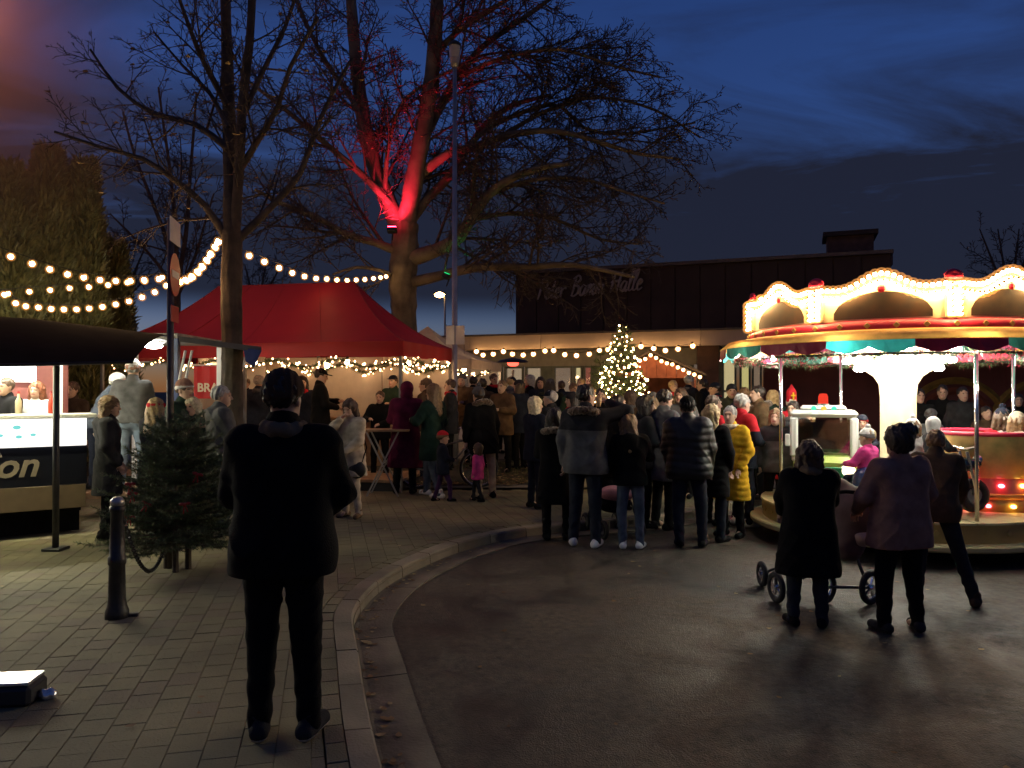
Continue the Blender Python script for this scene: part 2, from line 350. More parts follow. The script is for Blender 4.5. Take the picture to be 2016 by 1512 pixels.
while s < S_END:
    ln = .78; b = MB(); dz = random.uniform(-.002, .003)
    ribbon(b, s + .004, s + ln - .004, [(-.29, -.05), (-.29, .014 + dz), (-.03, .006 + dz), (-.004, .012 + dz), (-.004, -.05)], 6); b.build('gutter_slab', M_GUT, gutter); s += ln
# --- pavers: courses run away from the viewer, slightly to the left
KP = np.stack([KX, KY], 1)
def side(x, y):          # signed distance to the kerb line, positive on the pavement side
    d = np.hypot(KX - x, KY - y); i = int(np.argmin(d)); j = min(i + 1, len(KX) - 1); i0 = max(j - 1, 0)
    tx, ty = KX[j] - KX[i0], KY[j] - KY[i0]; c = tx * (y - KY[i]) - ty * (x - KX[i]); return float(d[i]) * (1 if c > 0 else -1)
def paver_verts(lx, ly, h=.05, ch=.003):
    a, b_ = lx / 2, ly / 2; 
    return [(-a, -b_, -h), (a, -b_, -h), (a, b_, -h), (-a, b_, -h), (-a, -b_, -ch), (a, -b_, -ch), (a, b_, -ch), (-a, b_, -ch), (-a + ch, -b_ + ch, 0), (a - ch, -b_ + ch, 0), (a - ch, b_ - ch, 0), (-a + ch, b_ - ch, 0)]
PAVER_F = [(4, 5, 9, 8), (5, 6, 10, 9), (6, 7, 11, 10), (7, 4, 8, 11), (8, 9, 10, 11), (0, 1, 5, 4), (1, 2, 6, 5), (2, 3, 7, 6), (3, 0, 4, 7)]
CW, CLn, PA = .168, .20, R(13.5)
pavers = []; cutp = []
for i in range(-75, 40):
    for j in range(0, 80):
        u_ = i * CW; v_ = j * CLn + (CLn / 2 if i % 2 else 0)
        x = u_ * math.cos(PA) - v_ * math.sin(PA); y = u_ * math.sin(PA) + v_ * math.cos(PA) + 1.5
        if y < 2.7 or y > 13.35: continue
        k = x / y * FPX + CX
        if k < -260 or k > 1900: continue
        sd_ = side(x, y)
        if sd_ < .26: continue
        if sd_ < .262 + .135: cutp.append((x, y)); continue
        pavers.append((y * y + x * x, x, y, PA, CLn, CW))
for row in range(1):
    s = s_near(2.2)
    while s < s_near(12):
        x, y = kerb_at(s, .15 + .004 + .05 + row * .104); x2, y2 = kerb_at(s + .05, .204 + row * .104); pavers.append((x * x + y * y, x, y, math.atan2(y2 - y, x2 - x), .1, .2)); s += .205
pavers.sort(key=lambda q: q[0])
PM = {}
for key, (lx, ly) in {'field': (CW - .002, CLn - .002), 'edge': (.198, .097)}.items():
    for q, m in enumerate((M_PAVE, M_PAVE2)): b = MB(); b.add(paver_verts(lx, ly), PAVER_F); PM[key, q] = b.mesh('paver', m)
rest = MB()
for n_, (d_, x, y, a, l_, w_) in enumerate(pavers):
    key = 'edge' if l_ == .1 else 'field'; z = .12 + random.uniform(-.0015, .0015)
    rx, ry = random.uniform(-.006, .006), random.uniform(-.006, .006)
    red = 1 if random.random() < .22 else 0
    if n_ < 290:
        o = link('paver', PM[key, red], pave, (x, y, z)); o.rotation_euler = (rx, ry, a)
    else:
        rest.m = red
        T = Matrix.Translation((x, y, z)) @ Matrix.Rotation(a, 4, 'Z') @ Matrix.Rotation(rx, 4, 'X') @ Matrix.Rotation(ry, 4, 'Y')
        rest.add([T @ Vector(v) for v in paver_verts(CW - .002 if key == 'field' else .198, CLn - .002 if key == 'field' else .097)], PAVER_F)
def clip_poly(poly, p0, nrm):
    out = []
    for i in range(len(poly)):
        a, b_ = poly[i], poly[(i + 1) % len(poly)]; da = (a[0] - p0[0]) * nrm[0] + (a[1] - p0[1]) * nrm[1]; db = (b_[0] - p0[0]) * nrm[0] + (b_[1] - p0[1]) * nrm[1]
        if da >= 0: out.append(a)
        if (da >= 0) != (db >= 0): t = da / (da - db); out.append((a[0] + (b_[0] - a[0]) * t, a[1] + (b_[1] - a[1]) * t))
    return out
for i in range(-75, 40):
    for j in range(0, 80):
        u_ = i * CW; v_ = j * CLn + (CLn / 2 if i % 2 else 0); x = u_ * math.cos(PA) - v_ * math.sin(PA); y = u_ * math.sin(PA) + v_ * math.cos(PA) + 1.5
        if y < 2.2 or y > 13.35 or not (-260 < x / y * FPX + CX < 1900): continue
        sd_ = side(x, y)
        if not (.12 < sd_ < .397): continue
        d = np.hypot(KX - x, KY - y); q = int(np.argmin(d)); s0 = KS[q]; p0 = kerb_at(s0, .262); p1 = kerb_at(s0 + .02, .262); nrm = (-(p1[1] - p0[1]), p1[0] - p0[0]); hx_, hy_ = CW / 2 - .002, CLn / 2 - .002
        quad = [(x + a * math.cos(PA) - c * math.sin(PA), y + a * math.sin(PA) + c * math.cos(PA)) for a, c in ((-hx_, -hy_), (hx_, -hy_), (hx_, hy_), (-hx_, hy_))]
        pl = clip_poly(quad, p0, nrm)
        if len(pl) > 2: rest.m = 1 if random.random() < .22 else 0; rest.prism(pl, .07, .12 + random.uniform(-.0018, .0018))
o = rest.build('pavers', [M_PAVE, M_PAVE2], pave); o['kind'] = 'stuff'
# --- forecourt rising to the hall, leaf-strewn planting bed
b = MB(); ys = [13.5, 14, 15, 16, 17, 18, 19, 22, 60]
for i in range(len(ys) - 1): b.add([(-60, ys[i], zg(ys[i]) - .01), (60, ys[i], zg(ys[i]) - .01), (60, ys[i + 1], zg(ys[i + 1]) - .01), (-60, ys[i + 1], zg(ys[i + 1]) - .01)], [(0, 1, 2, 3)])
M_FORE = mat('forecourt_paving', (.16, .145, .125), .8, var=.4, vscale=1.5, bump=.5, bscale=12)
tag(b.build('forecourt', M_FORE), kind='structure')
b = MB(); bed_poly = [(-7.5, 13.6), (-3, 13.62), (-.6, 13.62), (.3, 13.9), (.7, 14.8), (.3, 16.5), (-7.5, 17.2)]
cx = sum(p[0] for p in bed_poly) / 7; cy = sum(p[1] for p in bed_poly) / 7
b.add([(x, y, zg(y) + .004) for x, y in bed_poly] + [(cx, cy, zg(cy) + .10)], [(i, (i + 1) % 7, 7) for i in range(7)])
tag(b.build('planting_bed', M_SOIL), kind='structure')
# --- fallen leaves (nobody could count them)
M_LEAF = [mat('dead_leaf_%d' % i, c, .8, var=.4, vscale=8) for i, c in enumerate([(.22, .13, .05), (.34, .26, .12), (.12, .065, .025)])]
def leaves(name, pts, smin, smax, parent=None):
    V = []; F = []; MI = []
    for (x, y, z) in pts:
        a = random.uniform(0, 6.28); s_ = random.uniform(smin, smax); ca, sa = math.cos(a), math.sin(a); o = len(V); curl = random.uniform(.1, .5) * s_
        for (u, v, h) in ((-1, 0, curl), (-.3, .62, .0), (.45, .5, curl * .4), (1, .05, curl), (.4, -.55, curl * .2), (-.35, -.6, .0)):
            V.append((x + s_ * (u * ca - v * sa), y + s_ * (u * sa + v * ca), z + .004 + h * .5))
        V.append((x, y, z + .003)); m = random.randrange(3)
        for k in range(6): F.append((o + k, o + (k + 1) % 6, o + 6)); MI.append(m)
    ob = link(name, raw_mesh(name, V, F, M_LEAF, False, MI), parent); ob['kind'] = 'stuff'; return ob
pts = []
for _ in range(75): 
    x = random.uniform(-1, 6); y = random.uniform(3.2, 9.5)
    if side(x, y) < -.35: pts.append((x, y, .0))
for _ in range(120): s_ = random.uniform(s_near(3.2), s_near(9.6)); q = kerb_at(s_, -random.uniform(.02, .16)); pts.append((q[0], q[1], .012))
for _ in range(60):
    x = random.uniform(-5, 0); y = random.uniform(3.2, 13)
    if side(x, y) > .2: pts.append((x, y, .123))
tag(leaves('fallen_leaves', pts, .014, .034), 'brown autumn leaves scattered over road, gutter and pavement', 'leaves')
pts = []
for _ in range(1500):
    x = random.uniform(-6.5, .5); y = 13.62 + abs(random.gauss(0, 1.0))
    if y < 16.5: pts.append((x, y, zg(y) + .012 + .02 * (y - 13.6)))
tag(leaves('leaf_litter', pts, .03, .07), 'litter of dead leaves on the planting bed beyond the pavers', 'leaves')
# low grass on the bed
V = []; F = []
for _ in range(5000):
    x = random.uniform(-6.5, .5); y = random.uniform(13.65, 15.8); z = zg(y) + .005 + .02 * (y - 13.6); a = random.uniform(0, 6.28); h = random.uniform(.03, .09); o = len(V)
    V += [(x - .006 * math.cos(a), y - .006 * math.sin(a), z), (x + .006 * math.cos(a), y + .006 * math.sin(a), z), (x + random.uniform(-.04, .04), y + random.uniform(-.04, .04), z + h)]; F.append((o, o + 1, o + 2))
tag(link('grass', raw_mesh('grass', V, F, mat('grass', (.07, .09, .03), .7, var=.4))), 'short patchy grass on the planting bed', 'grass', kind='stuff')
# ================================================================== the hall behind
HA = Vector((-1.15, 22.4)); HU = Vector((.9367, -.3502)); HN = Vector((.3502, .9367)); HRZ = math.atan2(HU.y, HU.x)
def hx(px, ly=0.0):
    k = (px - CX) / FPX; return (k * (HA.y + ly * HN.y) - HA.x - ly * HN.x) / (HU.x - k * HU.y)
def hz(px, py, ly=0.0):
    x = hx(px, ly); Y = HA.y + x * HU.y + ly * HN.y; return CZ + (HY - py) / FPX * Y
hall = thing('event_hall', 'long flat-roofed hall with dark brown upper storey and pale lit fascia', 'building', (HA.x, HA.y, 0), HRZ)
M_BRN = mat('brown_cladding', (.050, .030, .021), .8, var=.3, vscale=1.2, bump=.3, bscale=30)
M_FASC = mat('fascia_board', (.55, .43, .31), .65, var=.12, vscale=1.5)
M_FRM = mat('window_frame_grey', (.16, .19, .17), .5, var=.15)
M_BRICK = mat('dark_brick', (.10, .055, .04), .85, var=.3, vscale=5)
M_CURT = emit('lit_curtain', (1.0, .66, .42), .55); M_CURT2 = emit('lit_room', (1.0, .72, .36), .9); M_GL = glass('window_glass')
# upper storey: cladding boards on a core
X0, X1, Y0 = hx(1015, 3.35), hx(1755, 3.35), 3.35; ZT = 5.68
b = MB(); b.box(((X0 + X1) / 2, Y0 + 5.03, (3.42 + ZT) / 2), (X1 - X0, 10, ZT - 3.42)); up = b.build('upper_storey', M_BRN, hall)
nb = 15; wdt = (X1 - X0) / nb; b = MB(); b.box((0, 0, 0), (wdt - .03, .05, ZT - 3.46), bev=.008); bm_ = b.mesh('cladding_panel', M_BRN)
for i in range(nb): link('cladding_panel', bm_, up, (X0 + wdt * (i + .5), Y0 - .001, (3.42 + ZT) / 2))
b = MB(); b.box(((X0 + X1) / 2, Y0 + 4.98, ZT + .05), (X1 - X0 + .12, 10.2, .10)); b.build('roof_edge', mat('roof_trim', (.12, .09, .07), .6), up)
cz0, cx0 = ZT + .1, hx(1675, 6)
ch = MB(); ch.box((cx0, 6.6, (cz0 + 6.75) / 2), (1.35, 1.2, 6.75 - cz0)); chm = ch.build('chimney', M_BRICK, hall)
ch = MB(); ch.box((cx0, 6.6, 6.82), (1.6, 1.45, .14)); ch.build('chimney_cap', M_BRN, chm)
ch = MB(); ch.box((hx(1738, 6), 6.6, cz0 + .2), (.62, 1.0, .4)); ch.build('roof_vent', M_BRICK, hall)
# lettering on the upper storey
M_LET = mat('letter_metal', (.30, .26, .22), .5, metal=.2, var=.1)
lx0 = hx(1056, 3.3); lx1 = hx(1272, 3.3)
GLY = dict(P=([[(.12, 0), (.2, .5), (.25, .95)], [(.02, .82), (.3, 1.0), (.6, .85), (.5, .55), (.2, .45)]], .56), e=([[(.05, .22), (.25, .28), (.32, .42), (.2, .5), (.08, .35), (.08, .12), (.2, .0), (.4, .12)]], .38), t=([[(.18, .85), (.1, .2), (.15, .02), (.32, .1)], [(.0, .52), (.15, .54), (.3, .56)]], .30), r=([[(.05, .5), (.07, .25), (.08, .0)], [(.07, .25), (.15, .43), (.28, .5), (.36, .40)]], .38),
 B=([[(.12, 0), (.18, .5), (.22, .95)], [(.02, .85), (.35, 1), (.52, .8), (.25, .54), (.5, .45), (.5, .15), (.25, .0), (.06, .06)]], .60), a=([[(.38, .42), (.22, .5), (.06, .3), (.1, .05), (.25, .03), (.38, .3), (.4, .48)], [(.4, .48), (.36, .15), (.42, .0), (.52, .1)]], .50), m=([[(.05, .5), (.07, .25), (.08, 0)], [(.08, .28), (.2, .5), (.27, .4), (.25, 0)], [(.26, .28), (.38, .5), (.46, .4), (.43, .1), (.5, .0), (.6, .1)]], .60),
 H=([[(.1, 0), (.15, .5), (.2, 1.0)], [(.5, 0), (.55, .5), (.62, 1.0)], [(.0, .48), (.3, .53), (.68, .56)]], .68), l=([[(.03, .1), (.2, .6), (.25, .95), (.15, 1.0), (.1, .6), (.1, .1), (.18, .0), (.32, .1)]], .28))
word = 'Peter Bamm Halle'; adv = sum(GLY[c][1] if c != ' ' else .35 for c in word); EM = (lx1 - lx0) / (adv + .3) ; cx_ = 0.0; zl = hz(1060, 590, 3.3); rise = (hz(1270, 569, 3.3) - zl) / (lx1 - lx0)
for c in word:
    if c == ' ': cx_ += .35; continue
    b = MB()
    for stq in GLY[c][0]:
        pl = smooth_line([Vector((x + .3 * y, 0, y * 1.35)) for x, y in stq], .06); n_ = len(pl); b.tube([p * EM for p in pl], [EM * (.045 + .045 * math.sin(math.pi * (i + .6) / (n_ + .2))) for i in range(n_)], 6)
    b.build('letter', M_LET, hall, (lx0 + cx_ * EM, 3.27, zl + rise * cx_ * EM)); cx_ += GLY[c][1]
# canopy slab and fascia boards
FX0, FX1 = -4.5, 17.5
b = MB(); b.box(((FX0 + FX1) / 2, 2.0, 3.22), (FX1 - FX0, 3.94, .34)); can = b.build('canopy', mat('canopy_soffit', (.42, .36, .30), .7, var=.1), hall)
n = 10; wd = (FX1 - FX0) / n; b = MB(); b.box((0, 0, 0), (wd - .012, .05, .40), bev=.006); fm = b.mesh('fascia_panel', M_FASC)
for i in range(n): link('fascia_panel', fm, can, (FX0 + wd * (i + .5), -.001, 3.21))
b = MB(); b.box(((FX0 + FX1) / 2, .0, 3.43), (FX1 - FX0 + .1, .14, .05)); b.build('roof_flashing', mat('flashing', (.10, .085, .07), .5), can)
# ground-floor front at local y = 1.6: brown wall piers, window bays
LY = 1.6; zb = .30
def bay(p0, p1, zt, curtain, parent=hall, transom=None, name='window', rail=True):
    x0, x1 = hx(p0, LY), hx(p1, LY); b = MB(); fw = .055
    for x in (x0 + fw / 2, x1 - fw / 2): b.box((x, LY, (zb + zt) / 2), (fw, .09, zt - zb), bev=.006)
    for z in ([zb + fw / 2, zt - fw / 2] + ([transom] if transom else [])): b.box(((x0 + x1) / 2, LY, z), (x1 - x0 - 2 * fw, .088, fw), bev=.006)
    wn = b.build(name, M_FRM, parent)
    b = MB(); b.box(((x0 + x1) / 2, LY + .01, (zb + zt) / 2), (x1 - x0 - 2 * fw + .01, .008, zt - zb - 2 * fw + .01)); b.build('pane', M_GL, wn)
    if curtain is not None:
        b = MB(); m = 26; xs = np.linspace(x0 + fw, x1 - fw, m); V = []; Fc = []
        for i, x in enumerate(xs): y = LY + .12 + .018 * math.sin(i * 1.7); V += [(x, y, zb + .02), (x, y, zt - .03)]
        for i in range(m - 1): Fc.append((2 * i, 2 * i + 2, 2 * i + 3, 2 * i + 1))
        b.add(V, Fc); b.build('curtain', curtain, wn)
    return wn
zt = hz(1010, 722, LY)
b = MB(); b.box(((FX0 + hx(1372, LY)) / 2, LY + .02, (zt + 3.06) / 2), (hx(1372, LY) - FX0, .12, 3.05 - zt)); b.build('lintel', mat('lintel_panel', (.34, .33, .29), .6, var=.12), hall)
M_CURT3 = emit('lit_curtain_dim', (1.0, .62, .42), .30); M_CURT4 = emit('lit_poster', (1.0, .25, .16), .35)
for (a, c, m) in ((930, 962, M_CURT3), (962, 990, M_CURT), (993, 1031, M_CURT), (1034, 1068, M_CURT), (1089, 1127, M_CURT3), (1129, 1147, M_CURT2), (1148, 1167, M_CURT4), (1210, 1250, M_CURT3), (1252, 1290, M_CURT3), (1326, 1366, M_CURT)): bay(a, c, zt, m)
for (a, c) in ((1068, 1089), (1167, 1210), (1290, 1326)):
    b = MB(); x0, x1 = hx(a, LY), hx(c, LY); b.box(((x0 + x1) / 2, LY, (zb + zt) / 2), (x1 - x0 - .01, .11, zt - zb)); b.build('pier', mat('pier_green', (.15, .18, .155), .7, var=.2), hall)
b = MB(); x0, x1 = hx(1374, .6), hx(1416, .6); b.box(((x0 + x1) / 2, 1.0, 1.68), (x1 - x0, 1.1, 2.75)); b.build('wall_pier', M_BRICK, hall)
zt2 = hz(1450, 690, LY)
bay(1421, 1450, zt2, M_CURT2, transom=hz(1450, 770, LY), name='door'); bay(1456, 1478, zt2, emit('lit_room_yellow', (1., .78, .30), .85), name='door'); bay(1480, 1500, zt2, M_CURT3)
b = MB(); b.box(((hx(1418, LY) + hx(1502, LY)) / 2, LY + .02, (zt2 + 3.04) / 2), (hx(1502, LY) - hx(1418, LY), .12, 3.04 - zt2)); b.build('lintel', mat('lintel_panel', (.34, .33, .29), .6), hall)
x0 = hx(1502, LY) + .01; b = MB(); b.box(((x0 + FX1) / 2, LY + .1, 1.68), (FX1 - x0, .3, 2.75)); wl = b.build('side_wall', mat('mural_wall', (.13, .035, .03), .8, var=.25, vscale=1.5), hall)
for (px, r_, m) in ((1880, .95, (.30, .19, .04)), (1880, .72, (.22, .06, .03)), (2050, .9, (.28, .18, .04)), (2050, .66, (.20, .05, .03))):
    x = hx(px, LY); b = MB(); b.torus((x, LY - .06, 1.0), r_ * 1.15, .09, 'Y', 24, 4, 0, math.pi); b.build('mural_arch', mat('mural_%s' % str(m), m, .8), wl)
# ================================================================== trees
def tubes(polys, n=4):
    V = []; F = []; o = 0
    for pts, rad, k in polys:
        p = np.array([tuple(q) for q in pts]); m = len(p); d = np.gradient(p, axis=0); d /= np.linalg.norm(d, axis=1)[:, None] + 1e-9
        ref = np.array([0.31, 0.52, 0.8]) if abs(d[0] @ np.array([0.31, 0.52, 0.8])) < .9 else np.array([1., 0, 0])
        u = np.cross(d, ref); u /= np.linalg.norm(u, axis=1)[:, None] + 1e-9; w_ = np.cross(d, u); a = np.arange(k) * 2 * math.pi / k
        ring = u[:, None, :] * np.cos(a)[None, :, None] + w_[:, None, :] * np.sin(a)[None, :, None]
        V.append((p[:, None, :] + ring * np.asarray(rad)[:, None, None]).reshape(-1, 3))
        i = np.arange(m - 1)[:, None] * k; j = np.arange(k)[None, :]; j2 = (j + 1) % k
        F.append((np.stack([i + j, i + j2, i + k + j2, i + k + j], -1) + o).reshape(-1, 4)); o += m * k
    return np.concatenate(V), np.concatenate(F)
M_BARK = mat('bark', (.085, .064, .046), .9, var=.45, vscale=5, bump=.9, bscale=22)
M_BARK2 = mat('plane_bark', (.15, .12, .08), .85, var=.5, vscale=2.5, bump=.6, bscale=12)
M_TWIG = mat('twig', (.075, .055, .042), .85, var=.3)
def resample(pts, step):
    return smooth_line(pts, step)
def path(p, d, L_, nseg, wob, bend):
    pts = [p.copy()]; d = d.normalized(); st = L_ / nseg
    for i in range(nseg):
        d = (d + Vector((random.gauss(0, wob), random.gauss(0, wob), random.gauss(0, wob))) + bend * st).normalized(); p = p + d * st; pts.append(p.copy())
    return pts
def sprout(pts, r0, r1, level, maxl, n, lenf, bend, out, tmin=.12, ang=(28, 68), rt=.006):
    for q in range(n):
        t = tmin + (1 - tmin) * ((q + random.random()) / n); f = t * (len(pts) - 1); i = min(int(f), len(pts) - 2); p = pts[i].lerp(pts[i + 1], f - i); tan = (pts[i + 1] - pts[i]).normalized()
        ax = tan.orthogonal().normalized(); ax.rotate(Matrix.Rotation(random.uniform(0, 6.283), 3, tan)); d = tan.copy(); d.rotate(Matrix.Rotation(R(random.uniform(*ang)), 3, ax))
        L_ = lenf * (1.15 - .65 * t) * random.uniform(.55, 1.25); rr = max(rt, min((r0 + (r1 - r0) * t) * .55, L_ * .018)); ns = 6 if level == 1 else (5 if level == 2 else 3)
        pp = path(p, d, L_, ns, .10 if level < 3 else .13, bend); out.append((pp, np.linspace(rr, max(rt * .6, rr * .25), len(pp)), 5 if rr > .03 else 3))
        if level < maxl: sprout(pp, rr, rr * .25, level + 1, maxl, max(4, int(L_ * (7.5 if level == 1 else 10))), L_ * .42, bend, out, .15, ang, rt)
def limb(pl, Y, dY, r0, r1):      # pixel polyline -> smoothed limb at real depth, dY spread over its length
    m = len(pl); pts = [P(x, y, Y + dY * i / (m - 1)) for i, (x, y) in enumerate(pl)]; return resample(pts, .35), r0 * Y / FPX, r1 * Y / FPX
def tree(name, label, base_px, trunk, limbs, Y, bark, lv, lenf, bend, dens, zb, rt=.006, group=None, leafn=0):
    root = thing(name, label, 'tree', (P(base_px, HY, Y).x, Y, zb), group=group); off = Vector(root.location)
    tp, tr = trunk; pts = [P(x, y, Y) for x, y in tp]; pts.insert(0, Vector((pts[0].x, Y, zb - .1))); rr = [tr[0] * 1.25] + list(tr); pts2 = resample(pts, .06)
    f = np.linspace(0, len(rr) - 1, len(pts2)); rad = np.interp(f, range(len(rr)), rr) * Y / FPX
    rad = rad * (1 + .03 * np.sin(np.arange(len(rad)) * .7)); pl_ = [p - off for p in pts2]; kk = 40; V, F = tubes([(pl_, rad, kk)])
    an = np.tile(np.arange(kk) * 2 * math.pi / kk, len(rad)); hh = np.repeat(np.array([p.z for p in pl_]), kk); cen = np.repeat(np.array([tuple(p) for p in pl_]), kk, 0)
    fac = 1 + .035 * np.sin(9 * an + 2.2 * np.sin(2.1 * hh)) + .03 * np.sin(17 * an + 5 * np.sin(3.7 * hh + an)) + .05 * np.sin(2 * an + 1.3 * hh) + RNG.normal(0, .012, len(an)); V = cen + (V - cen) * fac[:, None]; link('trunk', raw_mesh('trunk', V, F, bark, True), root)
    out = []
    for (pl, dY, a, c, n) in limbs:
        lp, r0, r1 = limb(pl, Y, dY, a, c); lp = [p - off for p in lp]
        V, F = tubes([(lp, np.linspace(r0, r1, len(lp)) * (1 + .06 * np.sin(np.arange(len(lp)) * 2.3)), 9)]); link('limb', raw_mesh('limb', V, F, bark, True), root)
        sprout(lp, r0, r1, 1, lv, int(n * dens), lenf, bend, out, rt=rt)
    big = [q for q in out if q[1][0] > .022]; small = [q for q in out if q[1][0] <= .022]
    crown = None
    if big: V, F = tubes(big); crown = link('crown', raw_mesh('crown', V, F, M_TWIG, True), root); crown['kind'] = 'stuff'
    if small: V, F = tubes(small); o = link('twigs', raw_mesh('twigs', V, F, M_TWIG, True), root); o['kind'] = 'stuff'
    if leafn:
        pp = random.sample(small, min(leafn, len(small))); o = leaves('dead_leaves', [tuple(q[0][-1]) for q in pp], .03, .06, root)
    return root
PT = 19.5
plane_limbs = [
 ([(788, 452), (766, 402), (738, 330), (716, 240), (700, 120), (690, 0), (684, -110)], .8, 19, 9, 16),
 ([(797, 452), (812, 370), (828, 280), (845, 180), (856, 80), (864, -90)], -.4, 20, 11, 16),
 ([(803, 440), (840, 392), (880, 352), (915, 300), (960, 240), (1010, 205), (1085, 185)], 1.5, 11, 4, 14),
 ([(800, 512), (860, 492), (905, 465), (940, 410), (985, 362), (1060, 330), (1120, 322)], -1.5, 16, 4, 16),
 ([(803, 558), (870, 542), (940, 526), (1050, 525), (1130, 521), (1250, 545)], -2.2, 11, 3, 14),
 ([(790, 498), (740, 478), (680, 460), (620, 425), (560, 402), (500, 372)], -1.6, 9, 3, 14),
 ([(828, 342), (880, 302), (930, 290), (1000, 265), (1090, 256), (1170, 275), (1250, 300), (1340, 312)], -1.0, 10, 2.5, 20),
 ([(768, 402), (720, 350), (650, 290), (570, 222), (490, 160)], -1.0, 8, 3, 14),
 ([(834, 272), (870, 202), (900, 150), (950, 90), (1020, 40), (1090, -10)], 1.0, 10, 4, 16),
 ([(757, 372), (762, 300), (775, 240), (800, 190), (880, 140), (960, 110)], -.6, 5, 2, 10),
 ([(905, 308), (960, 252), (1050, 212), (1105, 208), (1150, 250), (1230, 262), (1370, 240)], 1.6, 6, 2, 18),
 ([(722, 260), (690, 190), (640, 120), (600, 40), (570, -40)], .9, 7, 3, 12),
 ([(852, 110), (900, 60), (960, 20), (1040, -30)], -1.0, 7, 3, 12),
 ([(930, 430), (1000, 420), (1090, 430), (1180, 470), (1260, 480)], .8, 5, 2, 14),
 ([(960, 385), (1040, 355), (1140, 350), (1240, 380), (1310, 400)], -.8, 5, 2, 14),
 ([(905, 148), (990, 112), (1100, 95), (1210, 128), (1300, 150)], -1.2, 5, 2, 16),
 ([(985, 268), (1080, 215), (1180, 190), (1290, 215), (1380, 270)], 1.8, 5, 2, 16),
 ([(785, 548), (748, 532), (700, 526), (655, 540)], -1.2, 5, 2, 4)]
plane_tree = tree('plane_tree', 'large spreading bare tree with red floodlit fork behind the red tent', 797, ([(797, 660), (793, 560), (796, 490), (797, 440)], [26, 24, 26, 24]), plane_limbs, PT, M_BARK2, 3, 2.25, Vector((.02, 0, .0)), 1.35, zg(PT), .0105, leafn=900)
LT = 11.0
left_limbs = [
 ([(456, 480), (452, 300), (446, 150), (440, -60)], .3, 17, 9, 14),
 ([(460, 478), (470, 330), (476, 200), (490, 80), (497, -80)], -.3, 11, 7, 12),
 ([(450, 476), (400, 402), (340, 352), (280, 312), (200, 290), (105, 258)], -.5, 8, 2.5, 14),
 ([(448, 292), (380, 242), (300, 222), (230, 172), (175, 95)], .6, 7, 2.5, 13),
 ([(466, 472), (530, 410), (590, 340), (622, 250), (660, 170), (692, 112)], .5, 8, 3, 14),
 ([(470, 335), (510, 270), (545, 210), (570, 130), (625, 30)], -.6, 7, 3, 12),
 ([(445, 205), (400, 122), (370, 50), (335, -50)], -.4, 6, 3, 10),
 ([(448, 250), (410, 180), (360, 130), (300, 60)], .7, 5, 2, 10),
 ([(478, 220), (520, 130), (560, 50), (590, -40)], .6, 6, 3, 10)]
left_tree = tree('linden_tree', 'dark bare tree with slim straight trunk standing before the red tent', 457, ([(457, 820), (457, 690), (455, 580), (456, 500), (457, 455)], [26, 21, 20, 20, 18]), left_limbs, LT, M_BARK, 3, 1.15, Vector((0, 0, .06)), 1.25, .12, .0058, leafn=90)
bg_limbs = [([(345, 560), (330, 480), (300, 400), (262, 300), (240, 220)], .5, 5, 2, 12), ([(347, 560), (345, 460), (335, 350), (318, 230), (310, 170)], -.5, 5, 2, 12), ([(349, 560), (365, 460), (372, 360), (380, 250), (385, 180)], .5, 5, 2, 12),
            ([(346, 580), (310, 520), (265, 470), (215, 420)], 0, 4, 1.5, 10), ([(350, 580), (385, 500), (402, 440), (420, 380)], 0, 4, 1.5, 10)]
tree('bare_tree', 'thin reddish bare tree behind the no-entry post and the string lights', 347, ([(347, 640), (347, 570)], [8, 7]), bg_limbs, 23.0, M_BARK, 3, 1.5, Vector((0, 0, .05)), 1.2, .4, .011)
for (px, top, Y, hw) in ((505, 520, 34, 60), (235, 470, 30, 70), (1990, 450, 30, 60)):
    ls = [([(px, 640), (px + dx * .4, (640 + top) / 2), (px + dx, top)], .4 * (i % 2), 4, 1.2, 10) for i, dx in enumerate((-hw, -hw * .4, hw * .3, hw * .8))]
    tree('distant_tree', {505: 'distant bare tree top just above the red tent ridge', 235: 'distant bare tree right of the tall evergreens', 1990: 'dark distant tree above the carousel at the right edge'}[px], px, ([(px, 700), (px, 640)], [6, 5]), ls, Y, M_BARK, 3, 1.6, Vector((0, 0, .04)), .7, .4, .012, group='distant bare trees')
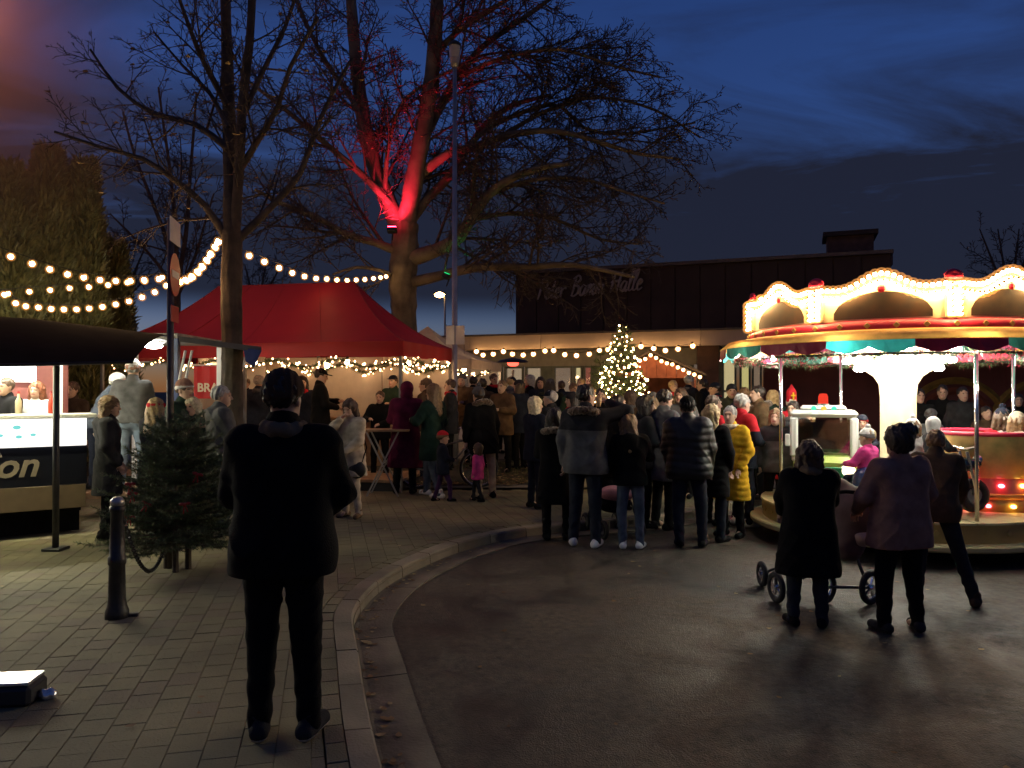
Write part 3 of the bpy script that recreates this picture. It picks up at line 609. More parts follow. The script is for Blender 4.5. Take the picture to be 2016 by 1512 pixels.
# ---------------- evergreens
M_EVG = [mat('evergreen_%d' % i, c, .6, var=.35) for i, c in enumerate([(.13, .12, .035), (.09, .09, .03), (.17, .15, .05)])]
def column_tree(label, px, Y, top, hw, n, seed):
    rng = np.random.default_rng(seed); base = Vector((P(px, HY, Y).x, Y, zg(Y))); root = thing('evergreen_tree', label, 'tree', base, group='tall evergreens left'); H = CZ + (HY - top) / FPX * Y - base.z; W = hw * Y / FPX
    b = MB(); b.tube([(0, 0, 0), (0, 0, H * .5), (0, 0, H * .96)], [.16, .1, .02], 7); b.build('trunk', M_BARK, root)
    t = rng.random(n) ** .8; ang = rng.random(n) * 6.283; lob = 1 + .16 * np.sin(ang * 5 + t * 9 + seed) + .1 * np.sin(t * 40 + ang * 2)
    rad = W * np.clip(1.05 - t, 0, 1) ** .45 * np.clip(t * 9 + .5, 0, 1) * lob * (.62 + .42 * rng.random(n))
    c = np.stack([rad * np.cos(ang), rad * np.sin(ang), .1 + t * (H - .1) + rng.normal(0, .05, n)], 1)
    d = np.stack([np.cos(ang) * .6, np.sin(ang) * .6, .7 + .5 * rng.random(n)], 1) + rng.normal(0, .3, (n, 3)); d /= np.linalg.norm(d, axis=1)[:, None]
    s_ = np.cross(d, rng.normal(0, 1, (n, 3))); s_ /= np.linalg.norm(s_, axis=1)[:, None]; ln = (.07 + .13 * rng.random(n))[:, None]; wd = (.016 + .018 * rng.random(n))[:, None]
    V = np.stack([c - s_ * wd, c + s_ * wd, c + d * ln + s_ * wd * .2, c + d * ln - s_ * wd * .2], 1).reshape(-1, 3); F = np.arange(4 * n).reshape(-1, 4)
    o = link('crown', raw_mesh('crown', V, F, M_EVG, False, rng.integers(0, 3, n)), root); o['kind'] = 'stuff'
column_tree('tall columnar evergreen at the far left edge', 15, 13.6, 330, 75, 24000, 1)
column_tree('tall columnar evergreen, second from the left edge', 95, 14.2, 300, 66, 24000, 2)
column_tree('tall columnar evergreen with square top, third from the left edge', 165, 14.6, 322, 52, 20000, 3)
column_tree('shorter ragged evergreen right of the tall evergreens', 225, 16.0, 480, 46, 12000, 4)
M_NEED = [mat('fir_needle_%d' % i, c, .5, var=.3) for i, c in enumerate([(.065, .10, .035), (.045, .075, .027), (.09, .125, .05)])]
def fir(root, H, Rb, rng, nwh=14, z0=.12, nl=.028, per=1.0, tip_pow=1.0):
    """trunk + needle sprays; returns branch tip points"""
    b = MB(); b.tube([(0, 0, 0), (0, 0, H * .5), (0, 0, H * .98)], [.016 + H * .011, .01 + H * .006, .004], 7); b.build('trunk', M_BARK, root)
    sticks = []; pts = []; dirs = []; tips = []
    for wv in range(nwh):
        t = (wv + .3 * rng.random()) / nwh; z = z0 + (H * .97 - z0) * t; L0 = Rb * (1 - t) ** tip_pow + .05; nb_ = int(6 + 3 * rng.random()) if t < .8 else 5
        for k in range(nb_):
            a = 6.283 * (k + rng.random() * .7) / nb_ + wv; L1 = L0 * (.75 + .4 * rng.random()); up = .05 + .55 * t + rng.normal(0, .08)
            d = np.array([math.cos(a), math.sin(a), up]); m = 6; q = np.array([0, 0, z]); st = L1 / m; line = [q.copy()]
            for s_ in range(m): d = d + np.array([rng.normal(0, .06), rng.normal(0, .06), -.05 + .035 * s_]); d = d / np.linalg.norm(d); q = q + d * st; line.append(q.copy())
            sticks.append(([tuple(v) for v in line], np.linspace(.006 + .006 * (1 - t), .0015, len(line)), 3)); tips.append(line[-1])
            line = np.array(line)
            subs = [(line, 1.0)]
            for f in np.arange(.25, .95, .11 if H < 2.2 else .14):
                i = f * m; j = int(i); p0 = line[j] + (line[min(j + 1, m)] - line[j]) * (i - j); tang = line[min(j + 1, m)] - line[j]; tang = tang / (np.linalg.norm(tang) + 1e-9)
                for sgn in (-1, 1):
                    sd = np.cross(tang, [0, 0, 1]) * sgn; sl = L1 * .42 * (1.05 - f) * (.7 + .6 * rng.random()); dd = tang * .75 + sd * .75 + np.array([0, 0, rng.normal(0, .12)]); dd /= np.linalg.norm(dd); ln_ = np.array([p0, p0 + dd * sl * .5, p0 + dd * sl]); subs.append((ln_, .8)); sticks.append(([tuple(v) for v in ln_], [.003, .002, .001], 3))
            for (ln_, dens) in subs:
                seg = np.diff(ln_, axis=0); ll = np.linalg.norm(seg, axis=1); tot = ll.sum(); nn = max(4, int(tot * 260 * per * dens)); u_ = np.sort(rng.random(nn)) * tot; cs = np.concatenate([[0], np.cumsum(ll)]); i = np.clip(np.searchsorted(cs, u_) - 1, 0, len(ll) - 1)
                pts.append(ln_[i] + seg[i] * ((u_ - cs[i]) / ll[i])[:, None]); dirs.append(seg[i] / ll[i][:, None])
    V, F = tubes(sticks); o = link('branches', raw_mesh('branches', V, F, M_BARK), root); o['kind'] = 'stuff'
    p = np.concatenate(pts); d = np.concatenate(dirs); n = len(p); rv = rng.normal(0, 1, (n, 3)); sd = np.cross(d, rv); sd /= np.linalg.norm(sd, axis=1)[:, None] + 1e-9
    nd = d * .65 + sd * .8; nd /= np.linalg.norm(nd, axis=1)[:, None]; wv = np.cross(nd, rv); wv /= np.linalg.norm(wv, axis=1)[:, None] + 1e-9; ln = (nl * (.7 + .6 * rng.random(n)))[:, None]; wd = nl * .075
    V = np.stack([p - wv * wd, p + wv * wd, p + nd * ln], 1).reshape(-1, 3); F = np.arange(3 * n).reshape(-1, 3)
    o = link('needles', raw_mesh('needles', V, F, M_NEED, False, rng.integers(0, 3, n)), root); o['kind'] = 'stuff'
    return tips
# three cut firs tied to the sign post, with red bows
M_BOW = mat('red_ribbon', (.30, .012, .012), .35, var=.15)
def bow(parent, loc, s_=1.0, rz=0.0):
    f = Field((-.12, -.05, -.16), (.12, .05, .09), .008)
    f.ell((-.045, 0, .015), (.045, .014, .026), .01).ell((.045, 0, .02), (.045, .014, .026), .01).ell((0, 0, .01), (.014, .016, .014), .008).cone((-.005, 0, 0), (-.03, .0, -.12), .009, .013, .01, .6).cone((.005, 0, 0), (.035, .0, -.10), .009, .012, .01, .6)
    o = f.build('bow', M_BOW, parent); o.location = loc; o.rotation_euler = (0, random.uniform(-.5, .5), rz); o.scale = (s_,) * 3; return o
for i, (px, Y, H, lab) in enumerate(((330, 7.50, 1.50, 'cut fir with red bows tied to the sign post, nearest the bollard'), (347, 7.34, 1.42, 'middle cut fir with red bows tied to the sign post'), (372, 7.48, 1.55, 'cut fir with red bows tied to the sign post, nearest the man in black'))):
    t = thing('fir_tree', lab, 'tree', (P(px, HY, Y).x, Y, .12), group='cut firs tied to the sign post'); rng = np.random.default_rng(40 + i)
    tips = fir(t, H, .70, rng, 14, .26, .034, 1.0, .62)
    for q in [q for q in tips if q[1] < -.15 and abs(q[0]) < .4 and q[2] > .55][i::6][:2]: bow(t, tuple(q * .92), .6)
# lit christmas tree in the crowd
XT = 14.2; t = thing('christmas_tree', 'christmas tree covered in warm white fairy lights standing in the crowd', 'tree', (P(1225, HY, XT).x, XT, zg(XT))); rng = np.random.default_rng(77)
tips = fir(t, CZ + (HY - 630) / FPX * XT - zg(XT), .76, rng, 18, .5, .06, .75, .75)
FL = emit('fairy_light', (1.0, .66, .26), 34.0)
b = MB(); HX = CZ + (HY - 630) / FPX * XT - zg(XT)
for i in range(400):
    u_ = (i + .5) / 400; z = .55 + (HX - .55) * (1 - math.sqrt(1 - u_ * .999)); a = i * 2.39996; r_ = .80 * (1 - (z - .5) / (HX - .5)) ** .8 * random.uniform(.75, 1.05); b.ball((r_ * math.cos(a), r_ * math.sin(a), z + random.uniform(-.04, .04)), random.choice((.012, .015, .019)), 5)
o = b.build('fairy_lights', FL, t); o['kind'] = 'stuff'
t = thing('conifer_shrub', 'dark unlit thin conifer left of the lit christmas tree', 'tree', (P(1182, HY, 14.6).x, 14.6, zg(14.6))); fir(t, 2.45, .38, np.random.default_rng(5), 15, .4, .05, .5, .6)
# ================================================================== lamps, posts, string lights
M_STEEL = mat('galvanised_steel', (.38, .38, .37), .45, metal=.7, var=.2, vscale=4)
M_DARK = mat('dark_metal', (.03, .03, .03), .5, metal=.4, var=.2)
M_ALU = mat('aluminium', (.65, .65, .65), .35, metal=.8, var=.1)
WARM = (1.0, .60, .27)
def halo_shell(key, col, s_):        # clear shell whose faint amber emission paints the halo round a bulb
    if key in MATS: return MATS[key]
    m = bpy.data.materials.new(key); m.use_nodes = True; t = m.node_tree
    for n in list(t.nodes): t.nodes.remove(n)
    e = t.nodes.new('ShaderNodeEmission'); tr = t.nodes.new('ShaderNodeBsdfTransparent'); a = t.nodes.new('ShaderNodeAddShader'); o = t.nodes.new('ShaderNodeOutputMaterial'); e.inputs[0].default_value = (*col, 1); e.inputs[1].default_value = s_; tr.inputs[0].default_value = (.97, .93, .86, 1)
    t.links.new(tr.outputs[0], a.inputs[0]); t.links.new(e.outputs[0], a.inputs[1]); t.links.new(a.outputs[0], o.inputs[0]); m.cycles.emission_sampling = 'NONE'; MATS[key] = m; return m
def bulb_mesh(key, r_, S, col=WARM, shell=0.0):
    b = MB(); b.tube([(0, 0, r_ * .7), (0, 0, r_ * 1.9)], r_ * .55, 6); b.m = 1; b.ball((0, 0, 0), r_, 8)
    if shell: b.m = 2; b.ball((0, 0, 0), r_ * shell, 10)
    return b.mesh(key, [M_DARK, emit('glow_' + key, col, S), halo_shell('painted_halo', (1.0, .40, .10), .26)], True)
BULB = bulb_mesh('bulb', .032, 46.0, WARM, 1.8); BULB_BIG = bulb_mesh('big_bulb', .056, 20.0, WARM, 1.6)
def string_light(label, pts, bm_, group='string lights', ends=()):
    o0 = Vector(pts[len(pts) // 2]); t = thing('string_light', label, 'string light', o0, group=group)
    full = ([Vector(ends[0])] if ends else []) + [Vector(p) + Vector((0, 0, .07)) for p in pts] + ([Vector(ends[1])] if len(ends) > 1 else [])
    b = MB(); b.tube([p - o0 for p in full], .007, 4); b.build('cable', M_DARK, t)
    for p in pts: o = link('bulb', bm_, t, Vector(p) - o0, random.uniform(0, 6)); o.rotation_euler = (random.uniform(-.25, .25), random.uniform(-.25, .25), 0)
    return t
tie = P(446, 468, 11.25)
SA = [(-20, 490), (20, 505), (62, 519), (97, 530), (132, 540), (164, 546), (196, 551), (227, 553), (256, 553), (283, 551), (312, 549)]
SB = [(-25, 580), (15, 578), (57, 574), (98, 571), (136, 567), (174, 565), (212, 561), (250, 556), (284, 553), (318, 546)]
SCc = [(8, 580), (30, 597), (50, 603), (75, 605), (100, 608), (125, 609), (150, 609), (175, 607), (201, 604), (227, 599), (253, 593), (279, 585), (304, 575), (327, 562)]
tail = [(352, 553), (364, 550), (376, 543), (387, 534), (396, 523), (405, 511), (413, 498), (421, 485), (428, 473)]
for lab, S, Y0_, tl in (('uppermost string of warm bulbs running from the left edge to the dark tree', SA, 9.6, tail), ('middle string of warm bulbs before the evergreens at left', SB, 11.6, [(x - 2, y + 6) for x, y in tail[::2]]), ('lowest sagging string of warm bulbs above the black canopy', SCc, 10.6, [(x + 3, y + 3) for x, y in tail])):
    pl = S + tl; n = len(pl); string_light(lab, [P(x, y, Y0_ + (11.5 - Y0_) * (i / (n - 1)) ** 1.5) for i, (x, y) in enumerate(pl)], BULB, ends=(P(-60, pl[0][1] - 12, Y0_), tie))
SD = list(zip([490, 520, 549, 575, 599, 622, 643, 663, 683, 701, 718, 735, 749, 760], [503, 515, 527, 537, 544, 548, 549, 551, 552, 551, 550, 548, 546, 544]))
string_light('string of warm bulbs hung between the two trees above the red tent', [P(x, y, 11.7 + (18.9 - 11.7) * i / 13) for i, (x, y) in enumerate(SD)], bulb_mesh('mid_bulb', .040, 38.0, WARM, 1.7), ends=(P(470, 492, 11.2), P(772, 540, 19.2)))
SE = [(938, 692), (951, 699), (971, 697), (991, 692), (1009, 697), (1030, 699), (1050, 697), (1073, 691), (1090, 690), (1112, 698), (1135, 700), (1160, 697), (1180, 690), (1197, 688), (1232, 684), (1262, 682), (1287, 686), (1310, 690), (1335, 687), (1364, 681)]
def hall_Y(px, ly): return HA.y + hx(px, ly) * HU.y + ly * HN.y
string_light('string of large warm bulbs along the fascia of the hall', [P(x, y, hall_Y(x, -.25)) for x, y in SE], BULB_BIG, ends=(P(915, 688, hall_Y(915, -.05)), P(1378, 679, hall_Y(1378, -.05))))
# tall unlit lamp post with two sign plates
LPY = 15.5; base = P(895, HY, LPY); t = thing('lamp_post', 'tall slim unlit lamp post with small cylindrical head and sign plates', 'lamp post', (base.x, LPY, zg(LPY)))
HP = CZ + (HY - 130) / FPX * LPY - zg(LPY)
b = MB(); b.tube([(0, 0, -.1), (0, 0, 1.1), (0, 0, 1.15), (0, 0, HP)], [.085, .08, .062, .04], 12); b.build('pole', M_STEEL, t, smooth=True)
b = MB(); b.lathe([(0, HP - .02), (.07, HP), (.09, HP + .1), (.105, HP + .18)], 14); b.build('neck', M_STEEL, t, smooth=True)
b = MB(); b.lathe([(.105, HP + .18), (.115, HP + .42)], 14); b.build('lamp_glass', mat('frosted_lamp', (.45, .42, .34), .35, var=.1), t, smooth=True)
b = MB(); b.lathe([(.13, HP + .42), (.13, HP + .47), (.05, HP + .53), (0, HP + .53)], 14); b.build('lamp_cap', M_DARK, t)
zs = CZ + (HY - 660) / FPX * LPY - zg(LPY)
for dx in (-.085, .105): b = MB(); b.box((dx, -.09 if dx < 0 else -.06, zs), (.17 if dx < 0 else .20, .012, .38), .25 if dx < 0 else -.2, bev=.003); b.build('sign_plate', M_ALU, t)
# far sodium street lamp
FY = 58.0; base = P(876, HY, FY); t = thing('street_lamp', 'distant lit street lamp glowing orange against the evening sky', 'street lamp', (base.x, FY, .4)); HF = CZ + (HY - 580) / FPX * FY - .4
b = MB(); b.tube([(0, 0, 0), (0, 0, HF - .3), (-.08, 0, HF)], [.1, .07, .06], 8); b.build('pole', M_STEEL, t)
b = MB(); b.box((-.4, 0, HF + .12), (.9, .35, .16), bev=.04); b.build('lamp_head', M_DARK, t); b = MB(); b.ball((-.4, 0, HF + .0), (.40, .3, .22), 10); b.build('lamp_glass', emit('sodium', (1.0, .52, .16), 40.0), t)
# sign post with no-entry sign seen edge-on
SY = 7.5; base = P(335, HY, SY); t = thing('sign_post', 'steel post with road signs seen almost edge-on rising from the firs', 'sign post', (base.x, SY, .12)); HS = CZ + (HY - 432) / FPX * SY - .12
b = MB(); b.tube([(0, 0, -.05), (0, 0, HS)], .033, 10); b.build('post', mat('weathered_post', (.12, .10, .085), .6, metal=.3, var=.35, vscale=9), t, smooth=True)
def sign(zc, w_, h_, rnd, mats_, nm):
    o = link(nm, None, t, (.03, .03, zc), R(101)); b = MB()
    if rnd: b.lathe([(0, -.004), (w_ / 2, -.004), (w_ / 2, .004), (0, .004)], 28); 
    else: b.box((0, 0, 0), (w_, h_, .008), bev=.003)
    me = b.mesh('plate', mats_[0]); q = link('plate', me, o); q.rotation_euler = (R(90), 0, 0)
    return o
z1 = CZ + (HY - 455) / FPX * SY - .12; z2 = CZ + (HY - 540) / FPX * SY - .12; z3 = CZ + (HY - 618) / FPX * SY - .12
M_SW = mat('sign_white', (.75, .72, .68), .4, var=.08); M_SR = mat('sign_red', (.5, .03, .03), .4, var=.1)
o = sign(z1, .42, .24, False, [M_SW], 'sign_plate')
o = sign(z2, .42, 0, True, [M_SR], 'round_sign'); b = MB(); b.box((0, -.006, 0), (.28, .006, .07), bev=.002); b.build('white_bar', M_SW, o)
o = sign(z3, .30, .16, False, [M_SR], 'sign_plate')
# cast bollard with chain
BY = 5.88; base = P(232, HY, BY); t = thing('bollard', 'dark cast iron bollard with ringed shaft and pale cap on the pavement', 'bollard', (base.x, BY, .12))
M_IRON = mat('cast_iron', (.045, .043, .04), .48, metal=.5, var=.3, vscale=12, bump=.4, bscale=40)
b = MB(); b.lathe([(0, -.02), (.085, -.02), (.085, .05), (.07, .09), (.064, .14), (.057, .40), (.066, .41), (.066, .46), (.056, .47), (.047, .80), (.056, .81), (.056, .84), (.04, .85)], 20); b.build('shaft', M_IRON, t, smooth=True)
b = MB(); b.lathe([(.04, .85), (.052, .862), (.05, .89), (.03, .915), (0, .92)], 18); b.build('cap', mat('worn_cap', (.42, .40, .36), .35, metal=.6, var=.2), t, smooth=True)
b = MB(); b.box((.06, .02, .01), (.17, .05, .03), .3, bev=.008); b.build('foot', M_IRON, t)
lk = MB(); lk.torus((0, 0, 0), .016, .0055, 'Y', 10, 5); lm_ = lk.mesh('chain_link', M_IRON)
c = thing('chain', 'sagging iron chain hung between the bollard and the firs', 'chain', base + Vector((0, 0, -1.0))); c.location = (base.x, BY, .12)
A_ = Vector((.05, .02, .72)); B_ = P(326, 1074, 7.2) - Vector((base.x, BY, .12)); n = 58
for i in range(n + 1):
    u_ = i / n; p = A_.lerp(B_, u_) - Vector((0, 0, .30 * 4 * u_ * (1 - u_))); q = A_.lerp(B_, u_ + .01) - Vector((0, 0, .30 * 4 * (u_ + .01) * (1 - u_ - .01)))
    o = link('chain_link', lm_, c, p); o.rotation_mode = 'QUATERNION'; o.rotation_quaternion = (q - p).to_track_quat('X', 'Z') @ Matrix.Rotation(R(90) * (i % 2), 3, 'X').to_quaternion(); o.scale = (1.35, 1, 1)
# low black box with bright metal lid at the left edge, crumpled foil beside it
t = thing('cable_box', 'low black ground box with bright metal lid at the bottom left corner', 'box', (P(20, HY, 4.3).x, 4.3, .12), .12)
b = MB(); b.box((-.05, 0, .055), (.42, .22, .11), bev=.02); b.build('body', mat('black_rubber', (.02, .02, .02), .6, var=.2), t)
b = MB(); b.box((-.05, 0, .122), (.40, .20, .018), bev=.006); b.build('lid', mat('brushed_lid', (.75, .75, .72), .3, metal=.9, var=.1), t)
f = Field((-.08, -.06, -.02), (.08, .06, .09), .008); f.ell((0, 0, .025), (.05, .035, .03), .02).ell((.03, .01, .02), (.03, .03, .025), .02).plane((0, 0, 1), 0).disp(lambda x, y, z: .008 * np.sin(90 * x + 40 * z) * np.sin(80 * y + 30 * x))
o = f.build('foil', mat('crumpled_foil', (.7, .7, .68), .25, metal=.8, var=.1)); o.location = (P(92, HY, 4.33).x, 4.33, .122); tag(o, 'crumpled scrap of silver foil lying beside the black ground box', 'foil')
# floodlights in the plane tree
def flood(label, loc, aim, col, watt, S):
    t = thing('floodlight', label, 'floodlight', loc); d = (Vector(aim) - Vector(loc)).normalized(); q = d.to_track_quat('Z', 'Y').to_euler(); t.rotation_euler = q
    b = MB(); b.box((0, 0, -.08), (.24, .18, .12), bev=.02); b.build('housing', M_DARK, t); b = MB(); b.box((0, 0, -.012), (.2, .14, .01)); b.build('lens', emit('lens_%s' % label[:9], col, S), t)
    l = bpy.data.lights.new('lamp', 'SPOT'); l.energy = watt; l.color = col; l.spot_size = R(95); l.spot_blend = .6; l.shadow_soft_size = .08; o = bpy.data.objects.new('lamp', l); COL.objects.link(o); o.parent = t; o.location = (0, 0, .03); o.rotation_euler = (R(180), 0, 0)
    b = MB(); b.bar((0, -.1, -.08), (0, -.1, -.3), .03); b.build('bracket', M_DARK, t)
flood('red floodlight strapped in the fork of the big tree', P(772, 447, 18.85), P(782, 250, 19.6), (1.0, .02, .07), 480, 60)
flood('green floodlight on the low right limb of the big tree', P(880, 538, 18.9), P(960, 330, 19.0), (.02, 1.0, .28), 60, 1.2)  # lamp itself unseen, assumed from the green light on the branches

# assumed sodium lamp out of view at left, added to light the haze
t = thing('street_lamp', 'assumed sodium street lamp above the left stalls, out of view, added to light haze', 'street lamp', (-10.7, 12.6, .12))
b = MB(); b.tube([(0, 0, 0), (0, 0, 8.3), (.3, 0, 8.7), (.8, 0, 8.85)], [.09, .06, .05, .045], 9); b.build('pole', M_STEEL, t, smooth=True)
b = MB(); b.box((1.1, 0, 8.88), (.7, .26, .12), bev=.03); b.build('lamp_head', M_DARK, t); b = MB(); b.ball((1.1, 0, 8.79), (.26, .1, .06), 10); b.build('lamp_glass', emit('assumed_sodium', (1.0, .34, .10), 430.0), t)
def added_haze():
    m = bpy.data.materials.new('added_haze'); m.use_nodes = True; tt = m.node_tree
    for n in list(tt.nodes): tt.nodes.remove(n)
    o = tt.nodes.new('ShaderNodeOutputMaterial'); v = tt.nodes.new('ShaderNodeVolumePrincipled'); v.inputs['Color'].default_value = (.72, .52, .42, 1); v.inputs['Anisotropy'].default_value = .25
    co = tt.nodes.new('ShaderNodeTexCoord'); n1 = tt.nodes.new('ShaderNodeTexNoise'); n1.inputs['Scale'].default_value = 2.2; n1.inputs['Detail'].default_value = 2; tt.links.new(co.outputs['Generated'], n1.inputs[0])
    mp_ = tt.nodes.new('ShaderNodeVectorMath'); mp_.operation = 'DISTANCE'; mp_.inputs[1].default_value = (.30, .5, .52); tt.links.new(co.outputs['Generated'], mp_.inputs[0])
    r = tt.nodes.new('ShaderNodeMapRange'); r.inputs[1].default_value = .10; r.inputs[2].default_value = .56; r.inputs[3].default_value = 1; r.inputs[4].default_value = 0; r.interpolation_type = 'SMOOTHSTEP'; tt.links.new(mp_.outputs['Value'], r.inputs[0])
    a = tt.nodes.new('ShaderNodeMath'); a.operation = 'MULTIPLY'; tt.links.new(r.outputs[0], a.inputs[0]); tt.links.new(n1.outputs[0], a.inputs[1]); c = tt.nodes.new('ShaderNodeMath'); c.operation = 'MULTIPLY'; c.inputs[1].default_value = 1.0; tt.links.new(a.outputs[0], c.inputs[0]); tt.links.new(c.outputs[0], v.inputs['Density']); tt.links.new(v.outputs[0], o.inputs['Volume']); return m
b = MB(); b.box((-9.3, 12.8, 7.6), (12.5, 5.5, 9.6)); tag(b.build('added_haze', added_haze()), 'added haze volume at upper left, standing in for a suspected lens glare', 'added_haze', kind='stuff')  # volume added in place of a suspected lens glare in the corner
# ================================================================== tents and stalls
M_RED = mat('red_canvas', (.33, .014, .018), .62, var=.12, vscale=1.2, bump=.12, bscale=3, trans=.22)
M_CREAM = mat('cream_canvas', (.62, .52, .40), .7, var=.08, trans=.3)
M_WOOD = mat('wood', (.28, .17, .09), .7, var=.3, vscale=8, bump=.3, bscale=30)
M_WHITE = mat('white_panel', (.78, .77, .74), .5, var=.05)
M_BLK = mat('black_tarp', (.010, .010, .011), .95, var=.25, spec=.05)
TC = Vector((-4.45, 15.1)); TRZ = math.atan2(-1.27, 5.86)
tent = thing('party_tent', 'large red gazebo tent with hipped roof and deep valance', 'tent', (TC.x, TC.y, 0), TRZ)
HXh, HYh, ZE, ZB, ZR, RL = 3.0, 1.5, 2.68, 2.43, 3.92, 1.45
def slope(name, a, b_, c, d, sag=.16, nu=16, nv=10):      # a,b along the ridge, d,c along the eave
    V = []; F = []
    for j in range(nv + 1):
        v = j / nv
        for i in range(nu + 1):
            u_ = i / nu; p = Vector(a).lerp(Vector(b_), u_).lerp(Vector(d).lerp(Vector(c), u_), v); p.z -= sag * 4 * v * (1 - v) * (1 - .25 * (1 - abs(2 * u_ - 1))) + .012 * math.sin(u_ * 19) * v * (1 - v) * 4
            V.append(p)
    for j in range(nv):
        for i in range(nu): F.append((j * (nu + 1) + i, j * (nu + 1) + i + 1, (j + 1) * (nu + 1) + i + 1, (j + 1) * (nu + 1) + i))
    b = MB(); b.add(V, F); return b.build(name, M_RED, tent, smooth=True)
ra, rb = (-RL, 0, ZR), (RL, 0, ZR); c1, c2, c3, c4 = (-HXh, -HYh, ZE), (HXh, -HYh, ZE), (HXh, HYh, ZE), (-HXh, HYh, ZE)
slope('roof_panel', ra, rb, c2, c1); slope('roof_panel', rb, ra, c4, c3); slope('roof_panel', rb, rb, c3, c2); slope('roof_panel', ra, ra, c1, c4)
for pa, pb in ((ra, c1), (ra, c4), (rb, c2), (rb, c3), (ra, rb)):
    b = MB(); n = 12; b.tube([Vector(pa).lerp(Vector(pb), i / n) - Vector((0, 0, (.16 if pa != ra or pb != rb else .0) * 4 * (i / n) * (1 - i / n) - .004)) for i in range(n + 1)], .011, 5); b.build('roof_seam', mat('seam_red', (.25, .012, .015), .7), tent)
for x in (-1.5, 0, 1.5): b = MB(); n = 10; b.tube([Vector((x * RL / 3 * 1.0, 0, ZR)).lerp(Vector((x, -HYh, ZE)), i / n) - Vector((0, 0, .75 * .16 * 4 * (i / n) * (1 - i / n) - .002)) for i in range(n + 1)], .006, 4); b.build('roof_seam', mat('seam_red', (.25, .012, .015), .7), tent)
def valance(p, q):
    p, q = Vector(p), Vector(q); n = 40; V = []; nrm = (q - p).cross(Vector((0, 0, 1))).normalized()
    for i in range(n + 1):
        a = p.lerp(q, i / n); w_ = .018 * math.sin(i * .9); V += [a + nrm * .012, a + nrm * (.012 + w_) - Vector((0, 0, ZE - ZB + .012 * math.sin(i * .55)))]
    b = MB(); b.add(V, [(2 * i, 2 * i + 1, 2 * i + 3, 2 * i + 2) for i in range(n)]); b.build('valance', M_RED, tent, smooth=True)
for p, q in ((c1, c2), (c2, c3), (c3, c4), (c4, c1)): valance(p, q)
M_LEGS = mat('tent_leg', (.20, .20, .20), .5, metal=.4)
for (x, y) in ((-2.93, -1.43), (0, -1.43), (2.93, -1.43), (2.93, 1.43), (-2.93, 1.43), (0, 1.43)):
    b = MB(); b.box((x, y, (ZE + .1) / 2), (.055, .055, ZE - .1), bev=.006); b.build('leg', M_LEGS, tent)
# white and red tent walls at the back, their panels
b = MB(); b.box((0, 0, 0), (1.44, .012, 2.25), bev=.002); wm = b.mesh('wall_panel', mat('white_wall_cloth', (.70, .60, .48), .7, var=.06, trans=.2))
for x in (-.72, .74, 2.2): link('wall_panel', wm, tent, (x, 1.38, 1.42))
b = MB(); b.box((0, 0, 0), (1.44, .012, 2.25)); link('wall_panel', b.mesh('wall_panel', M_RED), tent, (-2.19, 1.38, 1.42))
o = link('wall_panel', wm, tent, (-1.55, .62, 1.42), R(8))
# warm lamps hung inside, assumed from the lit interior
TL = bulb_mesh('tent_bulb', .055, 80.0, (1.0, .62, .32))
for od, (x, y, z) in zip(('leftmost', 'second from the left', 'middle', 'second from the right', 'rightmost'), ((-2.0, .5, 2.35), (-.6, -.1, 2.4), (.6, .6, 2.35), (1.4, -.2, 2.38), (2.4, .4, 2.35))):
    t = thing('assumed_bulb', 'assumed warm bulb hanging under the red tent roof, ' + od, 'lamp', Vector((TC.x, TC.y, z)) + Matrix.Rotation(TRZ, 3, 'Z') @ Vector((x, y, 0)), group='bulbs under the red tent'); link('bulb', TL, t); b = MB(); b.tube([(0, 0, .06), (0, 0, .5)], .006, 4); b.build('cord', M_DARK, t)
# bar counter with mugs tray
bc = thing('bar_counter', 'wooden serving counter at the back of the red tent', 'counter', Vector((TC.x, TC.y, 0)) + Matrix.Rotation(TRZ, 3, 'Z') @ Vector((.6, .75, .22)), TRZ)
b = MB(); b.box((0, 0, 1.06), (3.4, .55, .05), bev=.008); b.build('counter_top', M_WOOD, bc)
b = MB(); b.box((0, 0, 0), (.33, .03, 1.0), bev=.005); fm = b.mesh('front_board', M_WOOD)
for i in range(10): link('front_board', fm, bc, (-1.52 + i * .338, -.2, .52))
# red brewery banner with pale letters, hung at the left of the tent
bnX = P(412, HY, 12.9); bn = thing('red_banner', 'red banner with pale capital letters hanging left of the tree trunk', 'banner', (bnX.x, 12.9, CZ + (HY - 752) / FPX * 12.9), -.1)
b = MB(); V = []; n = 14
for i in range(n + 1): x = -.27 + .62 * i / n; y = .012 * math.sin(i * 1.3); V += [(x, y, -.28), (x, y, .27)]
b.add(V, [(2 * i, 2 * i + 2, 2 * i + 3, 2 * i + 1) for i in range(n)]); b.build('cloth', mat('banner_red', (.5, .02, .02), .6, var=.1, trans=.3), bn)
text('lettering', 'BRAU', .20, mat('banner_print', (.72, .55, .38), .6, var=.1), bn, (-.2, -.022, -.16), (R(90), 0, 0), .002, 0, bold=.006)
b = MB(); b.tube([(-.3, 0, .28), (.38, 0, .28)], .014, 6); b.build('rod', M_ALU, bn)
